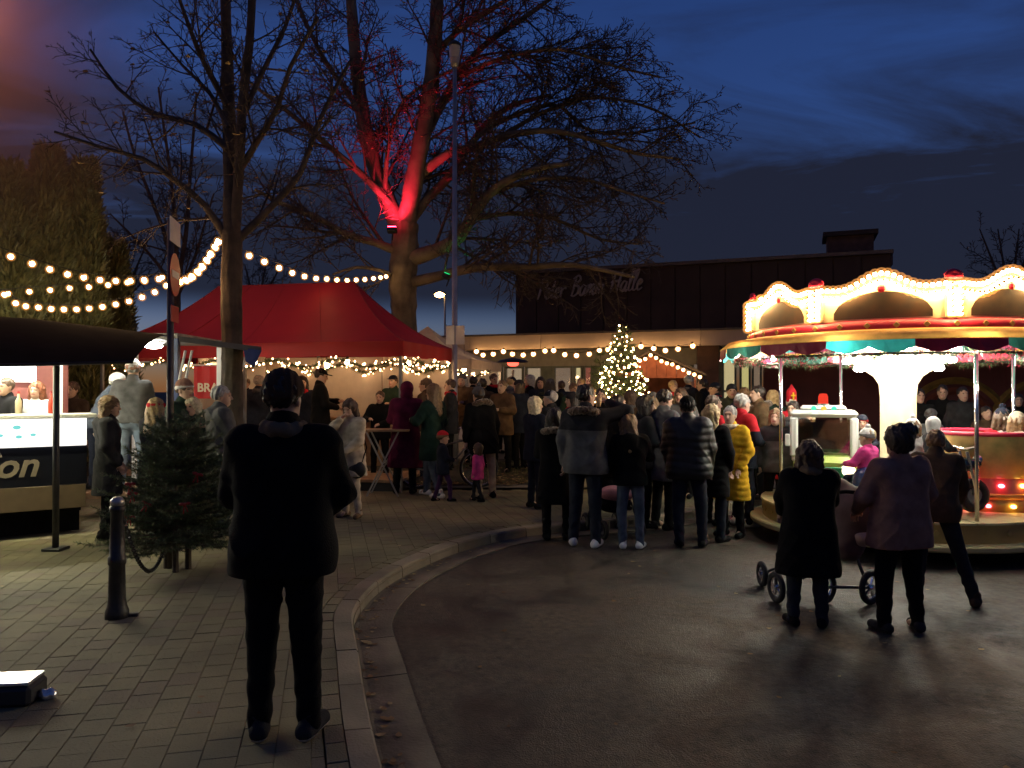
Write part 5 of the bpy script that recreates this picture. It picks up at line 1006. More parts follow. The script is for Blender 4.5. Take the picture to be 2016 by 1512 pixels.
def crown_panel(i):
    a = 193 + 45 * i; c = pol(Rc, a); pn = link('crown_panel', None, car, (c.x, c.y, zb0), R(a + 90))      # local x along the panel, -y outwards
    n = 28; us = np.linspace(-1, 1, n + 1); V = []; F = []
    for y in (-.02, .02):
        for u_ in us: V += [(u_ * hwid, y, 0), (u_ * hwid, y, arch(u_))]
    m = 2 * (n + 1)
    for k in range(n):
        F.append((2 * k, 2 * k + 2, 2 * k + 3, 2 * k + 1)); F.append((m + 2 * k, m + 2 * k + 1, m + 2 * k + 3, m + 2 * k + 2)); F.append((2 * k + 1, 2 * k + 3, m + 2 * k + 3, m + 2 * k + 1))
    b = MB(); b.add(V, F); b.build('board', M_CRM, pn)
    V = []; F = []
    for u_ in np.linspace(-.72, .72, 21): V += [(u_ * hwid, -.026, .02), (u_ * hwid, -.026, .05 + .26 * math.sqrt(max(0, 1 - (u_ / .73) ** 2)))]
    for k in range(20): F.append((2 * k, 2 * k + 2, 2 * k + 3, 2 * k + 1))
    b = MB(); b.add(V, F); b.build('painting', M_SCN, pn)
    fr = []
    for u_ in us: fr.append((u_ * hwid, -.035, arch(u_) - .012))
    b = MB(); b.tube(fr, .02, 6); fo = b.build('gold_moulding', M_GOLD, pn, smooth=True)
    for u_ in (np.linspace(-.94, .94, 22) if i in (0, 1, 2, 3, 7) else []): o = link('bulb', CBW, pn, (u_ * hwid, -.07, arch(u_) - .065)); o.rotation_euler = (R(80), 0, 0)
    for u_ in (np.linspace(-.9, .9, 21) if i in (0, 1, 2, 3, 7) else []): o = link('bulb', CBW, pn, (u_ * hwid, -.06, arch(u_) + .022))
    b = MB(); b.ball((0, -.05, arch(0) - .14), (.045, .02, .045), 8); b.build('rosette', M_CRED, pn)
    pp = pol(Rc / math.cos(R(22.5)), a + 22.5); pl_ = link('crown_pillar', None, car, (pp.x, pp.y, zb0), R(a + 22.5 + 90)); b = MB(); b.box((0, 0, .19), (.17, .07, .38), bev=.015); b.build('post', M_CRM, pl_)
    f = Field((-.13, -.08, .36), (.13, .08, .56), .012); f.ell((0, 0, .42), (.09, .045, .035), .03).ell((0, 0, .47), (.06, .035, .035), .02).ell((-.05, 0, .45), (.04, .03, .03), .02).ell((.05, 0, .45), (.04, .03, .03), .02); f.build('finial', M_CRED, pl_)
    for z in np.linspace(.04, .34, 6):
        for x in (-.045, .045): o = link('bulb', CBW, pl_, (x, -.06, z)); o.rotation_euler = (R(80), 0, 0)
for i in range(8): crown_panel(i)
b = MB(); b.lathe([(1.5, 2.61), (.9, 2.95), (.25, 3.1), (0, 3.1)], 24); b.build('roof_cone', M_CRED, car)
# ride vehicles -----------------------------------------------------------------
M_LIME = mat('lime_paint', (.40, .55, .10), .3, var=.06, coat=.5); M_WPT = mat('white_gloss', (.78, .80, .76), .3, var=.04, coat=.5); M_GRNP = mat('green_gloss', (.03, .32, .12), .3, var=.06, coat=.5)
vt = thing('ride_truck', 'white and green toy truck ride with red beacon on the carousel', 'ride vehicle', (CC.x - .77, CC.y + .42, .462), R(-20))
# faces local -y
b = MB(); b.box((0, -.05, .36), (.74, .95, .32), bev=.06); b.build('lower_body', M_LIME, vt)
f = Field((-.5, -.75, .1), (.5, .75, 1.3), .02)
cab = MB(); cab.box((0, .12, .50), (.78, .62, .10), bev=.03)
for (x, y) in ((-.36, -.16), (.36, -.16), (-.36, .40), (.36, .40)): cab.box((x, y, .78), (.10, .10, .52), bev=.025)
cab.box((0, .12, 1.08), (.82, .68, .09), bev=.04); cab.box((0, .12, 1.15), (.56, .46, .07), bev=.03); cab.build('cab', M_WPT, vt)
b = MB(); b.box((0, -.165, .78), (.66, .012, .46)); b.build('windscreen', glass('windscreen', (.55, .5, .4), .5), vt)
b = MB(); b.box((0, .38, .75), (.66, .03, .4)); b.build('cab_back', mat('cab_dark', (.06, .045, .03), .6), vt)
b = MB(); b.box((0, -.38, .46), (.70, .42, .20), bev=.07); b.build('bonnet', M_LIME, vt); b = MB(); b.box((0, -.60, .34), (.58, .03, .20), bev=.01); b.build('grille', M_GRNP, vt)
for x in (-.26, .26): b = MB(); b.lathe([(0, -.03), (.075, -.03), (.085, .0), (.06, .02), (0, .025)], 16); o = b.build('headlight', emit('toy_headlight', (1.0, .9, .6), 3.0), vt); o.location = (x, -.605, .40); o.rotation_euler = (R(90), 0, 0)
b = MB(); b.box((0, -.63, .20), (.80, .07, .09), bev=.02); b.build('bumper', M_WPT, vt)
for x in (-.12, 0, .12): b = MB(); b.ball((x, -.23, 1.155), (.035, .03, .03), 8); b.build('roof_lamp', emit('roof_lamp_%d' % int(x * 100), {-.12: (.1, .8, .5), 0: (1., .6, .1), .12: (.1, .8, .5)}[x], 1.2), vt)
b = MB(); b.lathe([(.07, 1.18), (.075, 1.21)], 16); b.build('beacon_base', M_CHRP, vt); b = MB(); b.lathe([(.062, 1.21), (.06, 1.30), (.045, 1.34), (0, 1.345)], 16); b.build('beacon', emit('red_beacon', (1.0, .06, .03), .9), vt, smooth=True)
for x in (-.38, .38):
    for y in (-.36, .36): b = MB(); b.torus((x, y, .155), .10, .055, 'X', 20, 8); w_ = b.build('wheel', M_TY, vt, smooth=True); b = MB(); b.ball((x + (.03 if x > 0 else -.03), y, .155), (.03, .07, .07), 10); b.build('hub', M_CHRP, w_)
for x in (-.44, .44): b = MB(); b.box((x, -.22, .74), (.06, .03, .16), bev=.01); b.build('mirror', M_WPT, vt)
b = MB(); b.box((0, .52, .50), (.66, .36, .2), bev=.03); b.build('rear_bench', M_GRNP, vt)
# cup ride at the right
cp = thing('ride_cup', 'round tub ride with painted panels and coloured lamps on the carousel', 'ride vehicle', (CC.x + .83, CC.y - .38, .462)); M_PNL = mat('tub_panel', (.55, .34, .12), .35, var=.5, vscale=3, coat=.4, vcol=(.16, .17, .06))
b = MB(); b.lathe([(.40, 0), (.55, .0), (.56, .12), (.55, .14)], 36); b.build('base_band', M_GOLD, cp, smooth=True)
b = MB(); b.lathe([(.53, .14), (.57, .15), (.58, .20), (.54, .21)], 36); b.build('ring', M_ORG, cp, smooth=True)
b = MB(); b.lathe([(.54, .21), (.53, .38)], 36); b.build('lamp_band', mat('pink_band', (.62, .16, .14), .4, coat=.4), cp, smooth=True)
b = MB(); b.lathe([(.53, .38), (.55, .39), (.58, .86)], 36)
b.lathe([(.545, .86), (.50, .36), (0, .36)], 36); b.build('tub_wall', M_PNL, cp, smooth=True)
b = MB(); b.torus((0, 0, .88), .565, .028, 'Z', 40, 8); b.build('rim', M_CRED, cp, smooth=True)
for k in range(14):
    a = k * 360 / 14; c_ = [(1., .08, .12), (1., .5, .08), (.2, .9, .35)][k % 3]; p = pol(.55, a, .30); b = MB(); b.ball(tuple(p), (.035, .035, .024), 8); b.build('lamp', emit('tub_lamp_%d' % (k % 3), c_, 16.0), cp)
    p = pol(.57, a + 12, .07); b = MB(); b.ball(tuple(p), (.032, .032, .022), 8); b.build('lamp', emit('tub_lamp_%d' % ((k + 1) % 3), c_, 16.0), cp)
# motorbike ride
mbk = thing('ride_motorbike', 'black toy motorbike ride in front of the carousel column', 'ride vehicle', (CC.x + .02, CC.y - .98, .462), R(8))
f = Field((-.5, -.16, .25), (.55, .16, .8), .015); f.ell((.05, 0, .58), (.22, .09, .10), .05).ell((-.22, 0, .56), (.2, .085, .05), .05).cone((.2, 0, .52), (.40, 0, .56), .08, .06, .05).ell((0, 0, .42), (.2, .08, .1), .05); f.build('body', mat('black_gloss', (.012, .012, .014), .18, coat=.6), mbk)
for x in (-.30, .36): b = MB(); b.torus((x, 0, .20), .14, .055, 'Y', 24, 8); w_ = b.build('wheel', M_TY, mbk, smooth=True); b = MB(); b.lathe([(0, -.03), (.09, -.03), (.09, .03), (0, .03)], 14); o = b.build('hub', M_CHRP, w_); o.location = (x, 0, .2); o.rotation_euler = (R(90), 0, 0)
b = MB(); b.tube([(.36, .06, .2), (.24, .06, .7)], .018, 7); b.tube([(.36, -.06, .2), (.24, -.06, .7)], .018, 7); b.tube([(.20, -.24, .76), (.25, 0, .72), (.20, .24, .76)], .014, 7); b.build('fork', M_CHRP, mbk); b = MB(); b.ball((.42, 0, .60), (.05, .06, .06), 10); b.build('headlamp', M_CHRP, mbk)
b = MB(); b.tube([(0, .09, .32), (-.42, .1, .28)], .03, 8); b.build('exhaust', M_CHRP, mbk)
# ---------------------------------------------------------------- pushchair by the woman in the dark coat
sy = 6.72; sx_ = P(1612, HY, sy).x; st = thing('pushchair', 'three-wheeled pushchair with spoked wheels parked before the woman in the dark coat', 'pushchair', (sx_, sy, 0), 0)
def pwheel(c, r_, yaw=0.0):
    o = link('wheel', None, st, c, yaw); b = MB(); b.torus((0, 0, 0), r_ - .025, .026, 'X', 28, 8); b.build('tyre', M_TY, o, smooth=True); b = MB(); b.torus((0, 0, 0), r_ - .055, .008, 'X', 28, 5)
    for k in range(5): a = k * 1.2566; b.bar((0, 0, 0), (0, (r_ - .055) * math.cos(a), (r_ - .055) * math.sin(a)), .016)
    b.tube([(-.03, 0, 0), (.03, 0, 0)], .022, 8); b.build('rim', M_CHR, o)
pwheel((-.375, .0, .135), .135, R(10)); pwheel((.42, -.06, .15), .15, R(-58)); pwheel((.02, -.06, .15), .15, R(-58)); pwheel((-.32, .55, .12), .12, 0)
b = MB(); b.tube([(.02, -.06, .15), (.42, -.06, .15)], .014, 8); b.tube([(-.375, 0, .28), (-.3, .02, .29), (-.12, .05, .20), (.05, .1, .3), (.30, .25, .55)], .014, 8); b.tube([(.40, -.04, .15), (.36, .15, .45), (.30, .3, .8)], .014, 8); b.tube([(-.375, 0, .13), (-.375, 0, .29)], .016, 8); b.tube([(-.32, .55, .12), (-.1, .3, .3)], .013, 7); b.build('frame', mat('pushchair_frame', (.10, .10, .11), .3, metal=.7), st, smooth=True)
f = Field((-.35, -.2, .2), (.6, .75, 1.05), .02); f.ell((.18, .25, .48), (.24, .26, .13), .06).cone((.26, .05, .50), (.34, -.02, .85), .15, .13, .06).cone((.34, 0, .8), (.22, .22, .92), .16, .16, .08).disp(lambda x, y, z: .006 * np.sin(40 * z) * np.sin(31 * x)); f.build('seat', mat('pushchair_fabric', (.10, .06, .06), .85, var=.2), st)
f = Field((.1, -.2, .45), (.6, .4, 1.0), .02); f.ell((.36, .08, .74), (.12, .14, .16), .05).ell((.34, .0, .58), (.13, .15, .1), .05).disp(lambda x, y, z: .006 * np.sin(50 * z + 20 * x)); f.build('blanket', mat('pink_fleece', (.50, .36, .32), .95, sheen=.3), st)
b = MB(); b.tube([(-.1, -.12, .95), (.12, -.26, 1.0), (.42, -.2, .97)], .016, 8); b.tube([(-.1, -.12, .95), (.05, .2, .5)], .013, 7); b.tube([(.42, -.2, .97), (.36, .1, .5)], .013, 7); b.build('handle', M_BLK, st, smooth=True)
# second pushchair half hidden in the middle of the crowd
p2 = P(1205, HY, 9.9); st2 = thing('pushchair', 'dark pushchair with pink blanket half hidden among the crowd legs', 'pushchair', (p2.x, 9.9, 0), .3)
for (x, y) in ((-.25, -.3), (.25, -.3), (-.22, .35), (.22, .35)): o = link('wheel', None, st2, (x, y, .12), 0); b = MB(); b.torus((0, 0, 0), .095, .025, 'X', 22, 7); b.build('tyre', M_TY, o, smooth=True); b = MB(); b.tube([(-.03, 0, 0), (.03, 0, 0)], .07, 12); b.build('rim', M_CHR, o)
b = MB()
for x in (-.25, .25): b.tube([(x, -.3, .12), (x * .9, .05, .55), (x * .9, .35, .95)], .014, 7); b.tube([(x * .9, .35, .12), (x * .9, 0, .5)], .014, 7)
b.tube([(-.23, .35, .95), (.23, .35, .95)], .016, 7); b.build('frame', M_DARK, st2)
f = Field((-.35, -.5, .2), (.35, .5, 1.05), .02); f.ell((0, 0, .42), (.22, .3, .14), .05).cone((0, .18, .5), (0, .28, .85), .19, .16, .06).ell((0, .1, .85), (.2, .22, .12), .05); f.build('seat', M_BLK, st2)
f = Field((-.3, -.5, .3), (.3, .3, .9), .02); f.ell((0, -.12, .54), (.2, .24, .09), .05).disp(lambda x, y, z: .01 * np.sin(30 * x + 20 * y)); f.build('blanket', mat('pink_blanket', (.55, .25, .30), .9), st2)
# ================================================================== people
CLR = dict(black=(.0055, .0055, .006), navy=(.020, .025, .044), char=(.04, .04, .045), grey=(.16, .16, .16), ltgrey=(.38, .38, .37), olive=(.06, .065, .035), brown=(.09, .055, .035), tan=(.30, .21, .12), beige=(.50, .42, .31), white=(.72, .71, .68), jeans=(.11, .14, .20), dkjeans=(.034, .040, .058), ltjeans=(.22, .28, .36), yellow=(.62, .36, .02), red=(.48, .02, .03), pink=(.72, .07, .28), dustpink=(.47, .25, .18), magenta=(.15, .015, .055), green=(.03, .06, .04), dgreen=(.02, .05, .04), purple=(.07, .03, .10), camel=(.17, .10, .05), bluegrey=(.13, .16, .21))
for k_ in ('navy', 'char', 'grey', 'olive', 'brown', 'tan', 'jeans', 'dkjeans', 'green', 'dgreen', 'camel', 'bluegrey', 'purple', 'ltgrey', 'magenta', 'dustpink'): CLR[k_] = tuple(c * .62 for c in CLR[k_])
HAIR = dict(dark=(.02, .014, .010), brown=(.07, .04, .022), blonde=(.42, .29, .13), ltbrown=(.19, .115, .055), grey=(.34, .33, .31), white=(.62, .58, .48), red=(.22, .07, .03), platinum=(.60, .52, .34))
def cloth(c, shiny=False): return mat('cloth_%s_%d' % (c, shiny), CLR[c], .42 if shiny else .95, var=.3, vscale=9, bump=.45, bscale=140, spec=.5 if shiny else .15)
def hairm(c): return mat('hair_' + c, HAIR[c], .5, var=.35, vscale=30, bump=.5, bscale=120)
def skinm(k): return mat('skin_%d' % k, [(.50, .31, .22), (.42, .25, .17), (.55, .36, .27)][k], .5, var=.10, vscale=14)
M_EYE = mat('eye_dark', (.03, .022, .018), .3, var=0); M_LIP = mat('lips', (.36, .13, .11), .5, var=0)
HANDS = dict(down=(.25, .02, .80), pocket=(.19, .12, .94), front=(.07, .27, 1.10), belly=(.05, .21, 1.00), phone=(.07, .30, 1.27), face=(.05, .17, 1.47), sip=(.20, .22, 1.56), cup=(.13, .30, 1.20), reach=(.20, .52, 1.10), push=(.20, .36, 1.00), side=(.42, .05, .72), kid=(.30, .20, .62), ride=(.20, .34, 1.16))
def rotm(yaw, pitch):
    return np.array(Matrix.Rotation(R(yaw), 3, 'Z') @ Matrix.Rotation(R(-pitch), 3, 'X'))
PN = [0]
def folds(x, y, z, ph, s, amp, fr):      # soft drapery ridges that come and go
    r_ = 1 - np.abs(np.sin(fr / s * z + 3.2 * np.sin(6.5 * x + ph) + 2.4 * np.sin(7.5 * y + 1.7 * ph))); m = .5 + .5 * np.sin(6.1 * x + 5.3 * y + 3.7 * z + 2.1 * ph)
    return amp * s * (.25 - r_ * r_ * m)
def person(label, px, top, Y, face=0, jc='black', tc='dkjeans', sc='black', hem=.80, thick=.02, puffer=False, hair=('short', 'brown'), hat=None, arms=('down', 'down'), w=1.0, hs=1.0, yaw=0, pitch=0, lean=0, legs='stand', fur=None, hood=False, scarf=None, z0=None, H=None, skin=0, sit_z=None, collar=True, group=None, hatadd=.0, shiny=False, feet=0.13, cat='person', jc2=None):
    X = (px - CX) / FPX * Y; seed = PN[0]; PN[0] += 1; rs = random.Random(seed)
    if z0 is None: z0 = zg(Y) if side(X, Y) > 0 else 0.0
    if H is None: H = CZ + (HY - top) / FPX * Y - z0 - hatadd
    s = H / (1.51 + .24 * hs)
    if sit_z is not None: z0 = sit_z - .88 * s
    root = thing('person', label, cat, (X, Y, z0), R(face + rs.uniform(-6, 6)), group); root.rotation_euler[0] = R(rs.uniform(-1.2, 1.2)); root.rotation_euler[1] = R(rs.uniform(-1.5, 1.5)); v = min(.022, max(.0085, Y * .00115)) 
    hip0 = .92
    def T(p):      # lean of the upper body about the hips
        x, y, z = p
        if z > hip0 and lean: a = R(lean); dz = z - hip0; return np.array([x, y * math.cos(a) + dz * math.sin(a), hip0 + dz * math.cos(a) - y * math.sin(a)]) * s
        return np.array([x, y, z]) * s
    # arms
    def arm(sd, pose):
        hand = np.array(HANDS[pose] if isinstance(pose, str) else pose, float); S = np.array([.178 * (.75 + .25 * w), -.005, 1.415]); S[0] *= sd; hand[0] *= sd; up, fo = .275, .255
        d = hand - S; L_ = np.linalg.norm(d); L_ = min(L_, (up + fo) * .985); dn = d / np.linalg.norm(d); a = (up * up - fo * fo + L_ * L_) / (2 * L_); h = math.sqrt(max(0, up * up - a * a)); pole = np.array([.75 * sd, -.55, -.5]); pole = pole - dn * (pole @ dn); pole /= np.linalg.norm(pole); E_ = S + dn * a + pole * h; return T(S), T(E_), T(S + dn * L_)
    AR = [arm(1, arms[0]), arm(-1, arms[1])]
    # legs
    def leg(sd):
        j = rs.uniform(-.02, .02)
        if legs == 'sit': return [np.array(q) * s for q in ((.085 * sd, 0, .90), (.12 * sd, .36, .88), (.12 * sd, .40, .50))]
        if legs == 'walk': f = .20 * sd; return [np.array(q) * s for q in ((.085 * sd, 0, .90), (.09 * sd, f * .6 + .05, .50), (.09 * sd, f - .02, .085))]
        if legs == 'wide': return [np.array(q) * s for q in ((.09 * sd, 0, .90), (.17 * sd + .03, .02, .49), (.25 * sd + .08, -.03, .085))]
        return [np.array(q) * s for q in ((.085 * sd * (.6 + .4 * w), 0, .90), ((feet * .93) * sd + j, .025 + j, .49), (feet * sd, j, .085))]
    LG = [leg(1), leg(-1)]
    neck = T((0, -.005, 1.47)); hc = T((0, .018, 1.47 + .155 * hs)); Rm = rotm(yaw, pitch + lean * -.35 if lean else pitch); hk = s * hs
    def hp(x, y, z): return hc + Rm @ (np.array([x, y, z]) * hk)
    bw = w
    # ------- body, one continuous surface
    allp = np.array([q for a in AR for q in a] + [q for l in LG for q in l] + [hc, neck]); lo = allp.min(0) - .17 * s; hi = allp.max(0) + .17 * s * max(1, hs); lo[2] = max(lo[2], -.02) if legs != 'sit' else lo[2]
    f = Field(lo, hi, v)
    for (z, hwd, r_) in ((1.38, .11, .07), (1.25, .07, .10), (1.08, .055, .095), (.93, .06, .10)): f.cone(T((-hwd, 0, z)), T((hwd, 0, z)), r_ * s, r_ * s, .06 * s)
    f.cone(T((0, -.005, 1.40)), hc - Rm @ np.array([0, .01, .04]) * hk, .058 * s, .052 * hk, .03 * s)
    for (S, E_, W_) in AR:
        f.cone(S, E_, .048 * s, .040 * s, .03 * s).cone(E_, W_, .040 * s, .029 * s, .02 * s); d = (W_ - E_) / (np.linalg.norm(W_ - E_) + 1e-9); sd = np.sign(S[0]); up = np.array([0, 0, 1.]) if abs(d[2]) < .8 else np.array([-sd * 1., 0, 0]); sidev = np.cross(d, up); sidev /= np.linalg.norm(sidev) + 1e-9; nrm = np.cross(sidev, d)
        k0 = W_ + d * .08 * s; f.cone(W_ - d * .01 * s, k0, .027 * s, .030 * s, .015 * s)
        for q, (o_, ln) in enumerate(((-.027, .062), (-.009, .075), (.010, .070), (.028, .052))):
            b0 = k0 + sidev * o_ * s; b1 = b0 + d * ln * .55 * s - nrm * .012 * s; b2 = b1 + d * ln * .35 * s - nrm * .035 * s; f.cone(b0, b1, .0105 * s, .0095 * s, .004).cone(b1, b2, .0095 * s, .008 * s, .003)
        t0 = W_ + d * .025 * s - sidev * .022 * s * sd; t1 = t0 - sidev * .028 * s * sd + d * .03 * s - nrm * .01 * s; f.cone(t0, t1, .013 * s, .011 * s, .006).cone(t1, t1 + d * .028 * s - nrm * .012 * s, .011 * s, .009 * s, .004)
    for (a, k_, n_) in LG: f.cone(a, k_, .075 * s, .05 * s, .03 * s).cone(k_, n_, .05 * s, .035 * s, .02 * s).cone(n_, n_ + np.array([0, .10, -.045]) * s, .032 * s, .028 * s, .02 * s)
    f.ell(hp(0, -.012, .03), np.array([.076, .095, .088]) * hk, .02 * hk, Rm).ell(hp(0, .022, -.035), np.array([.064, .072, .085]) * hk, .03 * hk, Rm).ell(hp(0, .045, -.088), np.array([.040, .042, .030]) * hk, .03 * hk, Rm)
    f.cone(hp(0, .092, .012), hp(0, .112, -.028), .009 * hk, .015 * hk, .012 * hk).ell(hp(0, .088, .032), np.array([.05, .014, .012]) * hk, .015 * hk, Rm)
    for sd in (-1, 1): f.ell(hp(.077 * sd, -.008, -.012), np.array([.011, .021, .032]) * hk, .006, Rm).cut(hp(.031 * sd, .106, .010), np.array([.019, .016, .012]) * hk, Rm, .008)
    f.cut(hp(0, .112, -.062), np.array([.026, .010, .005]) * hk, Rm, .006)
    Rt = Rm.T; hcl = hc
    def bm(c):
        q = (c - hcl) @ Rt.T / hk; m = np.zeros(len(c), int); fr = q[:, 1] > .05
        m[fr & (np.abs(np.abs(q[:, 0]) - .031) < .012) & (np.abs(q[:, 2] - .009) < .0065)] = 1; m[fr & (np.abs(q[:, 0]) < .026) & (np.abs(q[:, 2] + .062) < .0095)] = 2; return m
    f.build('body', [skinm(skin), M_EYE, M_LIP], root, bm)
    # ------- trousers
    tlo = np.array([q for l in LG for q in l]).min(0) - .15 * s; thi = np.array([q for l in LG for q in l]).max(0) + .17 * s; tlo[2] = max(tlo[2], .03 * s) if legs != 'sit' else tlo[2]; thi[2] = max(thi[2], 1.05 * s)
    g = Field(tlo, thi, v * 1.15); g.cone((-.065 * bw * s, -.005, .93 * s), (.065 * bw * s, -.005, .93 * s), .122 * s * (.6 + .4 * bw), .122 * s * (.6 + .4 * bw), .05 * s)
    for (a, k_, n_) in LG: g.cone(a, k_, .094 * s * (.55 + .45 * bw), .068 * s * (.6 + .4 * bw), .035 * s).cone(k_, n_ - np.array([0, 0, .02]) * s, .068 * s * (.6 + .4 * bw), .056 * s, .02 * s)
    ph = rs.uniform(0, 6); g.disp(lambda x, y, z: folds(x, y, z, ph, s, .0075, 24) + .004 * np.sin(48 * z / s + 5 * np.sin(14 * x + ph)) * (z < .32 * s)); g.build('trousers', cloth(tc), root)
    # ------- shoes
    for sd, (a, k_, n_) in zip((1, -1), LG):
        zf = n_[2] - .085 * s; c0 = np.array([n_[0], n_[1], zf]); yawf = R(rs.uniform(6, 20)) * sd; fd = np.array([math.sin(yawf), math.cos(yawf), 0]); h_ = Field(c0 + np.array([-.14, -.14, -.005]) * s, c0 + np.array([.14, .24, .15]) * s, max(v * .8, .008)); h_.cone(c0 - fd * .045 * s + np.array([0, 0, .045 * s]), c0 + fd * .135 * s + np.array([0, 0, .036 * s]), .046 * s, .040 * s, .02).cone(n_ + np.array([0, 0, .03 * s]), c0 + np.array([0, 0, .05 * s]), .05 * s, .048 * s, .02).plane((0, 0, 1), zf + .001); h_.build('shoe', [cloth('char' if sc == 'ltgrey' else sc), mat('sole', (.45, .43, .40), .7) if sc in ('white', 'ltgrey') else mat('dark_sole', (.03, .03, .03), .8)], root, lambda c: (c[:, 2] < zf + .022 * s).astype(int))
    # ------- jacket
    th = thick; pts = np.array([q for a in AR for q in a] + [neck, T((0, -.16 * bw, 1.1)), T((0, .18 * bw, 1.1)), np.array([.2 * bw, .2 * bw, hem]) * s, np.array([-.2 * bw, -.17 * bw, hem]) * s]); lo = pts.min(0) - (.10 + th) * s; hi = pts.max(0) + (.10 + th) * s; lo[2] = hem * s - .03
    if legs == 'sit': lo[2] = .84 * s
    j = Field(lo, hi, v); wa = .5 + .5 * bw
    for (z, hwd, r_) in ((1.39, .115, .082), (1.27, .078, .118), (1.10, .065, .112 * wa), (.94, .07, .122 * wa)): j.cone(T((-hwd * bw, 0, z)), T((hwd * bw, 0, z)), (r_ + th) * s, (r_ + th) * s, .07 * s, .95 * (.7 + .3 * bw))
    if hem < .84 and legs != 'sit':
        zz_ = .84
        while zz_ > hem - .06: fl = (.84 - zz_) * .06; j.cone((-(.072 + fl) * bw * s, 0, zz_ * s), ((.072 + fl) * bw * s, 0, zz_ * s), (.122 * wa + th + fl) * s, (.122 * wa + th + fl) * s, .07 * s, .95); zz_ -= .11
    for (S, E_, W_) in AR: j.cone(S, E_, (.062 + th * .8) * s, (.052 + th * .8) * s, .04 * s).cone(E_, W_ - (W_ - E_) * .04, (.052 + th * .8) * s, (.040 + th * .5) * s, .025 * s)
    if collar: j.cone(T((0, -.012, 1.44)), T((0, -.008, 1.50)), (.075 + th * .6) * s, (.072 + th * .4) * s, .03 * s)
    if hood: j.ell(T((0, -.10, 1.43)), np.array([.12, .075, .085]) * s, .05 * s).ell(T((0, -.12, 1.36)), np.array([.08, .05, .09]) * s, .04 * s)
    ph = rs.uniform(0, 6)
    if puffer: j.disp(lambda x, y, z: -.008 * np.abs(np.sin(math.pi * (z / s + .018 * np.sin(9 * x + ph) + .012 * np.sin(17 * y)) / .082)) * (.6 + .4 * np.sin(13 * x + 5 * y + ph)) + .004 + folds(z, x, y, ph, s, .008, 22))
    else: j.disp(lambda x, y, z: folds(x, y, z, ph, s, .011, 15) + folds(z, x, y, ph + 2, s, .006, 27))
    j.plane((0, 0, 1), hem * s if legs != 'sit' else .86 * s)
    jm = [cloth(jc, shiny)] + ([cloth(jc2, shiny)] if jc2 else [])
    j.build('jacket', jm, root, (lambda c: (c[:, 2] > 1.27 * s).astype(int)) if jc2 else None)
    # ------- fur trimmed hood / scarf
    if fur:
        k = Field(T((0, 0, 1.44)) - .27 * s, T((0, 0, 1.44)) + .27 * s, v)
        n_ = 12
        for q in range(n_):
            a = 2 * math.pi * q / n_; k.ell(T((.135 * math.cos(a), -.045 + .115 * math.sin(a), 1.45 + .035 * math.sin(a + math.pi))), np.array([.055, .055, .042]) * s, .03)
        k.F += (np.random.default_rng(seed).normal(0, 1, k.F.shape) * .006).astype(np.float32); k.build('fur_trim', mat('fur_' + fur, CLR[fur], .95, var=.5, vscale=40, sheen=.4), root)
    if scarf:
        k = Field(T((0, 0, 1.45)) - .2 * s, T((0, 0, 1.45)) + .2 * s, v)
        for q in range(10): a = 2 * math.pi * q / 10; k.ell(T((.085 * math.cos(a), .0 + .085 * math.sin(a), 1.475)), np.array([.04, .04, .045]) * s, .02)
        k.disp(lambda x, y, z: .004 * np.sin(60 * z + 30 * x)); k.build('scarf', cloth(scarf), root)
    # ------- hair
    if hair:
        st_, hcx = hair; k = Field(hc - .20 * hk - np.array([0, .1, .34 if st_ in ('long', 'curly') else (.1 if st_ == 'bob' else 0)]) * hk, hc + .21 * hk, v)
        hb_ = 1.0 if st_ == 'short' else (1.0 if hat else 1.13); k.ell(hp(0, -.022, .036), np.array([.087, .106, .098]) * hk * hb_, .01, Rm)
        if st_ in ('long', 'curly'):
            for sd in (-1, 0, 1): k.cone(hp(.052 * sd, -.045, .0), T((.075 * sd, -.105 if sd == 0 else -.07, 1.30)), .062 * hk, .055 * s, .05 * hk)
        if st_ == 'bob':
            for sd in (-1, 0, 1): k.cone(hp(.055 * sd, -.04, .0), hp(.072 * sd, -.055 if sd == 0 else -.03, -.11), .066 * hk, .060 * hk, .04 * hk)
        if st_ == 'bun': k.ell(hp(.03, -.09, .115), np.array([.075, .07, .06]) * hk, .03).ell(hp(0, -.05, -.04), np.array([.085, .07, .06]) * hk, .03, Rm).ell(hp(0, -.03, .045), np.array([.108, .12, .112]) * hk, .03, Rm)
        k.cut(hp(0, .105, -.045), np.array([.078, .085, .105]) * hk, Rm, .01)
        if st_ == 'short': k.cut(hp(0, .0, -.125), np.array([.14, .2, .085]) * hk, Rm, .01)
        am = .012 if st_ == 'curly' else .008; ph = rs.uniform(0, 6)
        k.disp(lambda x, y, z: am * hk * np.sin(70 * x + 25 * y + ph + (9 * np.sin(30 * z) if st_ == 'curly' else 3 * np.sin(9 * z))) * np.sin(60 * y - 20 * x + ph) + .0035 * hk * np.sin(190 * x + 60 * y + 5 * np.sin(25 * z) + ph) + .003 * hk * np.sin(170 * y - 90 * x + 4 * np.sin(31 * z))); k.build('hair', hairm(hcx), root)
